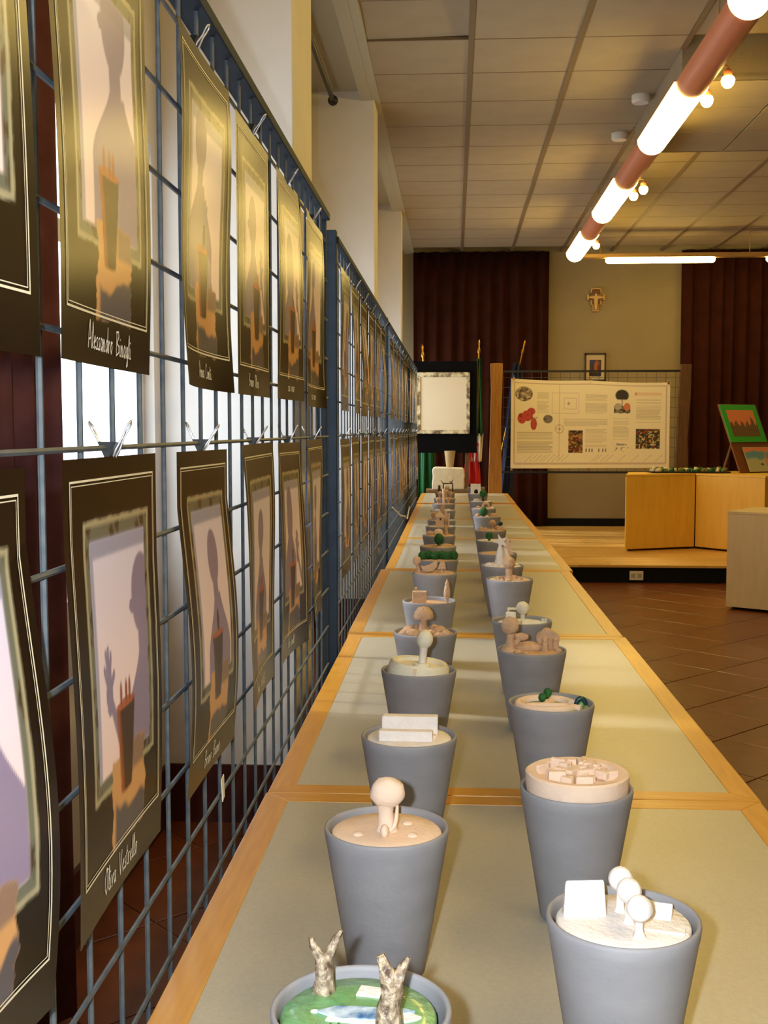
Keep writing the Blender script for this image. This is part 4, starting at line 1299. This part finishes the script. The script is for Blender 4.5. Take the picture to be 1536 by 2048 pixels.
# ------------------------------------------------------------------ poster rack on the stage
PY = 12.2
pr = thing('poster_rack', 'grid rack between two rough planks carrying the big poster', 'display rack', (0.44, PY, 0.155))
MB().prism([(-0.08, 0.0), (0.075, 0.0), (0.075, 0.5), (0.062, 1.0), (0.058, 1.3), (0.07, 1.7), (0.072, 1.885), (-0.06, 1.885), (-0.05, 1.6), (-0.056, 1.2), (-0.07, 0.7)], -0.03, 0.03, Matrix.Rotation(PI / 2, 4, 'X')).build('plank_post', M_plank, pr, bevel=0.006)
MB().prism([(1.86, 0.0), (2.02, 0.0), (2.03, 0.6), (2.01, 1.1), (2.035, 1.5), (2.04, 1.87), (1.93, 1.87), (1.91, 1.5), (1.90, 1.0), (1.87, 0.5)], -0.03, 0.03, Matrix.Rotation(PI / 2, 4, 'X')).build('plank_post', M_plankd, pr, bevel=0.006)
for zz in (1.80, 0.735):
    MB().box((0.98, 0.0, zz), (1.9, 0.022, 0.022)).build('bar', M_rodm, pr)
for i in range(19):
    MB().tube([(0.08 + i * 0.1, 0, 0.74), (0.08 + i * 0.1, 0, 1.8)], 0.0025, 5).build('wire', M_wire, pr)
for i in range(10):
    MB().tube([(0.05, 0.004, 0.79 + i * 0.105), (1.93, 0.004, 0.79 + i * 0.105)], 0.0025, 5).build('wire', M_wire, pr)


def vnoise(U, V, gx, gy, seed):
    r = np.random.RandomState(seed)
    out = np.zeros_like(U)
    for o in range(2):
        a = r.rand(gy * 2 ** o + 2, gx * 2 ** o + 2)
        x, y = U * gx * 2 ** o, V * gy * 2 ** o
        i, j = x.astype(int), y.astype(int)
        fx, fy = x - i, y - j
        fx, fy = fx * fx * (3 - 2 * fx), fy * fy * (3 - 2 * fy)
        q = (a[j, i] * (1 - fx) + a[j, i + 1] * fx) * (1 - fy) + (a[j + 1, i] * (1 - fx) + a[j + 1, i + 1] * fx) * fy
        out += (q - 0.5) * 3.2 / (1 + o)
    return out


def paint_poster(nu, nv):
    U, V = np.meshgrid(np.linspace(0, 1, nu + 1), np.linspace(0, 1, nv + 1))
    img = np.zeros(U.shape + (3,)) + S((255, 242, 202))
    e = 0.0015
    bo = inrect(U, V, 0.018, 0.982, 0.05, 0.965, e) - inrect(U, V, 0.026, 0.974, 0.062, 0.953, e)
    blend(img, np.clip(bo, 0, 1) * 0.55, S((176, 120, 110)))
    blend(img, inrect(U, V, 0.305, 0.309, 0.1, 0.95, e) * 0.5, S((206, 150, 140)))

    def text(u0, u1, v0, v1, n, a=0.6, seed=0):
        r = np.random.RandomState(seed + int(u0 * 1000) + int(v0 * 77))
        for i in range(n):
            vv_ = v1 - (v1 - v0) * (i + 0.5) / n
            ue = u1 - (r.uniform(0, 0.25) * (u1 - u0) if r.rand() < 0.2 else 0)
            if r.rand() < 0.1:
                continue
            blend(img, inrect(U, V, u0, ue, vv_ - (v1 - v0) / n * 0.27, vv_ + (v1 - v0) / n * 0.27, e) * a * (0.75 + 0.25 * np.sin(U * 900 + i * 5)), S((112, 96, 72)))
    text(0.165, 0.24, 0.62, 0.86, 15, 0.4)
    text(0.47, 0.608, 0.62, 0.86, 15, 0.45)
    text(0.04, 0.265, 0.17, 0.41, 14, 0.6)
    text(0.335, 0.61, 0.475, 0.565, 5, 0.45)
    text(0.472, 0.608, 0.24, 0.45, 13, 0.35)
    text(0.645, 0.745, 0.32, 0.58, 16, 0.4)
    text(0.79, 0.945, 0.49, 0.80, 18, 0.45)
    blend(img, (inrect(U, V, 0.26, 0.43, 0.62, 0.86, e) - inrect(U, V, 0.263, 0.427, 0.626, 0.854, e)).clip(0, 1) * 0.5, S((200, 120, 130)))
    blend(img, (inrect(U, V, 0.335, 0.415, 0.67, 0.80, e) - inrect(U, V, 0.338, 0.412, 0.676, 0.794, e)).clip(0, 1) * 0.5, S((190, 100, 130)))
    blend(img, ell(U, V, 0.365, 0.735, 0.008, 0.016) * 0.6, S((120, 90, 90)))
    blend(img, inrect(U, V, 0.78, 0.95, 0.845, 0.88, 0.004) * 0.35, S((232, 150, 84)))
    blend(img, ell(U, V, 0.787, 0.862, 0.007, 0.02) * 0.6, S((214, 80, 50)))
    # compass rose
    d = np.sqrt(((U - 0.308) / 0.028) ** 2 + ((V - 0.445) / 0.052) ** 2)
    blend(img, (ss(0.8, 0.86, d) * (1 - ss(0.95, 1.0, d))) * 0.6, S((150, 100, 80)))
    blend(img, (1 - ss(0.0, 0.12, np.abs(U - 0.308) / 0.028 * np.abs(V - 0.445) / 0.052 * 3)) * (1 - ss(0.6, 0.7, d)) * 0.6, S((120, 90, 84)))
    # small pictures
    n1, n2 = vnoise(U, V, 90, 52, 1), vnoise(U, V, 70, 44, 2)
    k = ell(U, V, 0.082, 0.835, 0.055, 0.083, 0.06)
    blend(img, k, S((150, 132, 104)))
    blend(img, k * ss(0.1, 0.6, n1), S((86, 74, 72)))
    blend(img, k * ss(0.5, 0.9, n2), S((214, 190, 146)))
    k = np.maximum.reduce([ell(U, V, 0.07, 0.56, 0.028, 0.06), ell(U, V, 0.105, 0.59, 0.035, 0.06), ell(U, V, 0.13, 0.64, 0.025, 0.04), ell(U, V, 0.145, 0.5, 0.02, 0.07)])
    blend(img, k, S((206, 74, 54)))
    blend(img, k * ss(0.5, 1.0, n1), S((150, 40, 30)))
    k = ell(U, V, 0.15, 0.55, 0.03, 0.035, 0.3) * ss(-0.2, 0.5, n2)
    blend(img, k, S((150, 140, 80)))
    k = ell(U, V, 0.235, 0.555, 0.03, 0.048, 0.1)
    blend(img, k, S((134, 124, 108)))
    blend(img, k * ss(0.4, 0.8, n1), S((78, 74, 78)))
    k = np.maximum(ell(U, V, 0.7, 0.84, 0.042, 0.07, 0.1) * ss(0.78, 0.8, V), inrect(U, V, 0.698, 0.703, 0.7, 0.8, e))
    blend(img, inrect(U, V, 0.65, 0.752, 0.635, 0.72, e), S((140, 128, 96)))
    blend(img, inrect(U, V, 0.65, 0.752, 0.632, 0.68, e) * ss(-0.2, 0.3, n1), S((64, 56, 48)))
    blend(img, ell(U, V, 0.732, 0.71, 0.02, 0.045), S((226, 130, 84)))
    blend(img, ell(U, V, 0.676, 0.71, 0.022, 0.04), S((190, 180, 150)))
    blend(img, k, S((62, 54, 44)))
    k = inrect(U, V, 0.365, 0.455, 0.175, 0.43, e)
    blend(img, k, S((108, 74, 34)))
    blend(img, k * ss(0.2, 0.7, n1), S((190, 140, 60)))
    blend(img, k * ss(0.5, 0.9, n2), S((120, 34, 26)))
    blend(img, k * ss(0.4, 0.9, -n1), S((52, 40, 26)))
    k = inrect(U, V, 0.79, 0.94, 0.225, 0.455, e)
    blend(img, k, S((62, 56, 32)))
    blend(img, k * ss(0.25, 0.6, n2) * ss(0.2, 0.5, n1), S((226, 190, 110)))
    blend(img, k * ss(0.6, 0.9, -n2), S((170, 60, 36)))
    blend(img, k * ss(0.7, 1.0, n1) * ss(0.0, 0.4, -n2), S((226, 216, 170)))
    for u in (0.475, 0.495, 0.512, 0.555, 0.58, 0.598):
        blend(img, inrect(U, V, u, u + 0.007, 0.185, 0.225, e), S((96, 96, 110)))
    blend(img, inrect(U, V, 0.645, 0.745, 0.185, 0.285, e) * ss(0.3, 0.6, n2) * 0.7, S((96, 104, 130)))
    # slanted brush strokes along the bottom
    r = np.random.RandomState(4)
    for u in [0.09, 0.12, 0.15, 0.18, 0.2, 0.23, 0.26, 0.29, 0.32, 0.51, 0.53, 0.57, 0.6, 0.68, 0.76, 0.84, 0.91]:
        t_ = np.clip((V - 0.075) / 0.08, 0, 1)
        blend(img, (1 - ss(0.001, 0.0035, np.abs(U - u - 0.05 * t_))) * inrect(U, V, 0, 1, 0.075, 0.155, 0.004) * 0.5, S((150, 124, 110)))
    blend(img, inrect(U, V, 0.03, 0.97, 0.04, 0.046, e) * 0.5, S((176, 110, 100)))
    return img


pn = thing('exhibition_poster', 'large cream exhibition poster with text columns and small pictures', 'poster', (1.43, PY - 0.02, 0.93))
NU, NV = 330, 180
PWD, PHT = 1.66, 0.95


def pfn(u, v):
    # slightly wider at the lower left and sagging between its clips
    z = PHT * v - 0.045 * (u) * v + 0.008 * (1 - v) * u - 0.012 * math.sin(PI * ((u * 2) % 1)) * (v ** 6)
    return (-PWD / 2 + PWD * u, -0.012 - 0.010 * math.sin(PI * u * 2) * (1 - v) - 0.004 * math.sin(9 * u + 3 * v), z)


mb = MB().sheet(pfn, NU, NV)
o = mb.build('sheet', M_poster, pn, smooth=0)
set_colors(o.data, paint_poster(NU, NV))
for x, z, lb in ((-0.8, 0.95, 'top left corner'), (0.0, 0.94, 'middle of the top edge'), (0.81, 0.90, 'top right corner'), (0.0, -0.01, 'middle of the bottom edge'), (-0.82, -0.01, 'bottom left corner')):
    c = thing('poster_clip', 'small clip at the %s of the big poster' % lb, 'clip', (1.43 + x, PY - 0.03, 0.93 + z), 0, 'clips on the big poster')
    MB().prism([(-0.012, -0.012), (0.012, -0.012), (0.006, 0.014), (-0.006, 0.014)], -0.006, 0.016, Matrix.Rotation(PI / 2, 4, 'X')).build('body', M_brass, c)
    MB().tube([(-0.006, 0, 0.012), (-0.008, 0, 0.03), (0.008, 0, 0.03), (0.006, 0, 0.012)], 0.0014, 5).build('handle', M_chrome, c)

# ------------------------------------------------------------------ back wall: cross and framed picture
cr = thing('wall_cross', 'painted wooden icon cross hanging high on the back wall', 'cross', (1.712, 14.125, 2.775))
CP = [(-0.035, 0.0), (0.035, 0.0), (0.038, 0.075), (0.062, 0.078), (0.062, 0.13), (0.106, 0.135), (0.106, 0.20), (0.04, 0.19), (0.036, 0.205), (0.062, 0.225), (0.062, 0.27), (0.03, 0.28), (-0.03, 0.28), (-0.062, 0.27), (-0.062, 0.225), (-0.036, 0.205), (-0.04, 0.19), (-0.106, 0.20), (-0.106, 0.135), (-0.062, 0.13), (-0.062, 0.078), (-0.038, 0.075)]
MB().prism(CP, -0.018, 0.018, Matrix.Rotation(PI / 2, 4, 'X')).build('cross_board', mat('gilt_wood', (214, 170, 90), 0.5), cr, bevel=0.003)
ip = [(x * 0.82, 0.012 + z * 0.91) for x, z in CP]
MB().prism(ip, -0.019, 0.0215, Matrix.Rotation(PI / 2, 4, 'X')).build('painted_field', mat('icon_field', (128, 74, 34), 0.6, var=((70, 44, 24), 16.0, 0.2)), cr)
MB().prism([(-0.016, 0.02), (0.016, 0.02), (0.02, 0.10), (0.022, 0.15), (0.085, 0.16), (0.085, 0.175), (0.016, 0.182), (0.012, 0.21), (-0.012, 0.21), (-0.016, 0.182), (-0.085, 0.175), (-0.085, 0.16), (-0.022, 0.15), (-0.02, 0.10)], -0.019, 0.0235, Matrix.Rotation(PI / 2, 4, 'X')).build('painted_figure', mat('icon_figure', (214, 176, 104), 0.6), cr)
fp = thing('framed_picture', 'small framed picture with white mat under the cross', 'picture', (1.716, 14.125, 1.93))
MB().bx(-0.115, 0.115, -0.004, 0.01, 0.02, 0.325).build('mat_board', mat('mat_board', (228, 206, 160), 0.5), fp)
for x0, x1, z0, z1 in ((-0.128, 0.128, 0.0, 0.02), (-0.128, 0.128, 0.322, 0.342), (-0.128, -0.11, 0.0, 0.34), (0.11, 0.128, 0.0, 0.34)):
    MB().bx(x0, x1, -0.015, 0.012, z0, z1).build('frame_bar', mat('violet_black_frame', (48, 34, 44), 0.4), fp)
o = MB().sheet(lambda u, v: (-0.07 + 0.14 * u, -0.006, 0.06 + 0.20 * v), 30, 40).build('picture', M_paint, fp)
U, V = np.meshgrid(np.linspace(0, 1, 31), np.linspace(0, 1, 41))
img = np.zeros(U.shape + (3,)) + S((74, 56, 60))
blend(img, ss(0.6, 0.8, V) * (1 - ss(0.3, 0.6, U)), S((60, 72, 130)))
blend(img, ell(U, V, 0.65, 0.55, 0.25, 0.4, 0.3), S((190, 110, 50)))
blend(img, ell(U, V, 0.8, 0.45, 0.12, 0.3, 0.3), S((110, 40, 30)))
blend(img, 1 - ss(0.15, 0.35, V), S((52, 40, 44)))
set_colors(o.data, img)
glass_o = MB().bx(-0.11, 0.11, -0.010, -0.008, 0.02, 0.322).build('glass', None, fp)
gm = bpy.data.materials.new('clear_glass')
gm.use_nodes = True
_gt = gm.node_tree
_gt.nodes.remove(_gt.nodes['Principled BSDF'])
_mx = _gt.nodes.new('ShaderNodeMixShader')
_mx.inputs[0].default_value = 0.1
_tr = _gt.nodes.new('ShaderNodeBsdfTransparent')
_gl = _gt.nodes.new('ShaderNodeBsdfGlossy')
_gl.inputs['Roughness'].default_value = 0.03
_gt.links.new(_tr.outputs[0], _mx.inputs[1])
_gt.links.new(_gl.outputs[0], _mx.inputs[2])
_gt.links.new(_mx.outputs[0], _gt.nodes['Material Output'].inputs[0])
glass_o.data.materials.append(gm)

# ------------------------------------------------------------------ cabinets, diorama and picture boards
def cabinet(name, label, corner, ang, W, D, z0, H, m, doors, grp=None):
    c = thing(name, label, 'cabinet', (corner[0], corner[1], z0), ang, grp)
    MB().bx(0, W, 0.012, D, 0.02, H - 0.02).build('body', m, c)
    MB().bx(-0.004, W + 0.004, 0.0, D, H - 0.02, H).build('top_board', m, c, bevel=0.002)
    for i in range(doors):
        MB().bx(W * i / doors + 0.002, W * (i + 1) / doors - 0.002, -0.004, 0.012, 0.022, H - 0.022).build('door', m, c, bevel=0.001)
    for x in (0.05, W - 0.05):
        for y in (0.05, D - 0.05):
            MB().lathe([(0.02, 0.0), (0.02, 0.022), (0.0, 0.022)], (x, y, 0), 12).build('foot', M_rodm, c)
    return c


def wedge_cabinet(label, poly, z0, H, m):
    ox, oy = poly[0]
    P = [(x - ox, y - oy) for x, y in poly]
    c = thing('low_cabinet', label, 'cabinet', (ox, oy, z0), 0, 'orange cabinets on the stage')
    cx, cy = sum(p[0] for p in P) / len(P), sum(p[1] for p in P) / len(P)
    Q = [(x + (cx - x) * 0.025, y + (cy - y) * 0.025) for x, y in P]
    MB().prism(Q, 0.02, H - 0.02).build('body', m, c)
    MB().prism(P, H - 0.02, H).build('top_board', m, c, bevel=0.002)
    (ax, ay), (bx_, by) = P[0], P[1]
    L = math.hypot(bx_ - ax, by - ay)
    M = Matrix.Translation((ax, ay, 0)) @ Matrix.Rotation(math.atan2(by - ay, bx_ - ax), 4, 'Z')
    MB().box((L / 2, 0.006, H / 2), (L - 0.006, 0.016, H - 0.044), M=M).build('door', m, c, bevel=0.001)
    for x, y in Q:
        MB().lathe([(0.02, 0.0), (0.02, 0.022), (0.0, 0.022)], (x + (cx - x) * 0.1, y + (cy - y) * 0.1, 0), 12).build('foot', M_rodm, c)
    return c


wedge_cabinet('orange-wood cabinet on the stage, left of the seam, under the diorama', [(1.67, 11.19), (2.40, 11.51), (2.42, 12.02), (1.79, 11.86)], 0.155, 0.75, M_ply)
wedge_cabinet('orange-wood cabinet on the stage, right of the seam, under the picture board', [(2.408, 11.512), (2.92, 10.89), (3.75, 11.55), (3.3, 12.35), (2.44, 12.05)], 0.155, 0.75, M_ply)
cabinet('pale_cabinet', 'pale birch cabinet standing on the tile floor at the right edge', (2.035, 8.60), math.atan2(-0.172, 0.263), 0.9, 0.6, 0.0, 0.735, M_pale, 1)
di = thing('garden_diorama', 'small landscape model with green shrubs and pale stones on the cabinet', 'diorama', (2.36, 11.70, 0.907), 0.0)
MB().bx(-0.38, 0.40, -0.13, 0.16, 0, 0.014).build('base_board', M_rodm, di)
rr = random.Random(3)
for i in range(90):
    x, y = rr.uniform(-0.36, 0.38), rr.uniform(-0.11, 0.14)
    r = rr.uniform(0.012, 0.026)
    g = rr.random()
    mm = M_stone if g < 0.35 else (mat('olive_shrub', (120, 116, 48), 0.8) if g < 0.6 else M_leaf)
    MB().ball((x, y, 0.012 + r * 0.5), r, (1.2, 1, rr.uniform(0.8, 1.5)), n=8, m=6, jit=0.4).build('stone' if mm is M_stone else 'shrub', mm, di, smooth=0)
pbx = thing('picture_board', 'brown leaning board on the right cabinet behind two pictures', 'display board', (2.86, 11.58, 0.914), math.radians(32))
LEAN = Matrix.Rotation(math.radians(-25), 4, 'X')
g = MB()
g.box((0.26, 0.012, 0.38), (0.52, 0.016, 0.76), M=LEAN)
g.build('board', mat('brown_board', (128, 78, 38), 0.6), pbx)
g = MB().tube([(0.26, 0.50, 0.001), (0.26, 0.29, 0.52)], 0.012, 8)
g.build('prop', M_leg, pbx)


def picture(name, label, x0, x1, z0, z1, matw, rgb, fn, yo):
    root = thing(name, label, 'picture', pbx.location, math.radians(32))
    MB().box(((x0 + x1) / 2, yo, (z0 + z1) / 2), (x1 - x0, 0.006, z1 - z0), M=LEAN).build('mat_board', mat(name + '_mat', rgb, 0.55), root)
    a, b_, c, d = x0 + matw, x1 - matw, z0 + matw, z1 - matw
    o = MB().sheet(lambda u, v: tuple(LEAN @ Vector((a + (b_ - a) * u, yo - 0.0045, c + (d - c) * v))), 50, 50).build('picture', M_paint, root)
    U, V = np.meshgrid(np.linspace(0, 1, 51), np.linspace(0, 1, 51))
    set_colors(o.data, fn(U, V))
    return root


def forest(U, V):
    img = np.zeros(U.shape + (3,)) + S((246, 150, 100))
    hgt = 0.42 + 0.10 * np.abs(np.sin(U * 17)) + 0.12 * np.exp(-((U - 0.2) / 0.03) ** 2) + 0.16 * np.exp(-((U - 0.85) / 0.08) ** 2) + 0.06 * fbm(U, V, 30, 2, 3)
    blend(img, 1 - ss(-0.02, 0.02, V - hgt), S((132, 104, 66)))
    blend(img, (1 - ss(-0.02, 0.02, V - hgt)) * ss(0.0, 0.8, fbm(U, V, 60, 8, 6)), S((104, 84, 60)))
    return img


def sea(U, V):
    img = np.zeros(U.shape + (3,)) + S((196, 200, 160))
    blend(img, ss(0.45, 0.6, V + 0.04 * fbm(U, V, 12, 4, 2)), S((110, 170, 190)))
    blend(img, ss(0.78, 0.88, V + 0.03 * fbm(U, V, 9, 3, 5)), S((240, 150, 110)))
    blend(img, inrect(U, V, 0.66, 0.72, 0.2, 0.75, 0.01), S((226, 140, 120)))
    blend(img, ell(U, V, 0.5, 0.28, 0.06, 0.05), S((70, 90, 110)))
    return img


picture('green_mat_picture', 'orange sunset forest picture in a bright green mat', 0.0, 0.50, 0.33, 0.75, 0.062, (60, 190, 60), forest, -0.002)
picture('sea_picture', 'pale blue beach picture below the green one', 0.12, 0.52, 0.0, 0.27, 0.006, (206, 200, 160), sea, -0.010)

so = thing('wall_socket', 'white double socket plate on the black stage riser', 'socket', (1.60, 10.045, 0.06))
MB().bx(-0.06, 0.06, -0.012, 0.0, -0.035, 0.045).build('plate', M_plastic, so, bevel=0.003)
for x in (-0.028, 0.028):
    MB().bx(x - 0.018, x + 0.018, -0.0135, -0.011, -0.014, 0.022).build('outlet', mat('socket_grey', (176, 166, 148), 0.5), so)

# pieces that belong to a part sit one level deeper
SUB = {'chimney': 'house', 'window_hollow': 'house', 'roof': 'house', 'outlet': 'plate', 'picture': 'mat_board', 'gate_opening': 'gateway', 'root': 'trunk', 'root_knob': 'trunk',
       'post_ball': 'post', 'plaque_notch': 'plaque', 'pond': 'pond_bank', 'tree_top': 'tree_crown', 'twig': 'twig_frame', 'painted_figure': 'painted_field', 'finial': 'pole', 'wall_end': 'low_wall', 'boat_stem': 'boat_hull'}
for o in list(C.objects):
    if o.parent is None or o.type != 'MESH':
        continue
    b_ = o.name.split('.')[0]
    if b_ not in SUB:
        continue
    for q in o.parent.children:
        if q.name.split('.')[0] == SUB[b_] and q.type == 'MESH':
            o.parent = q
            break
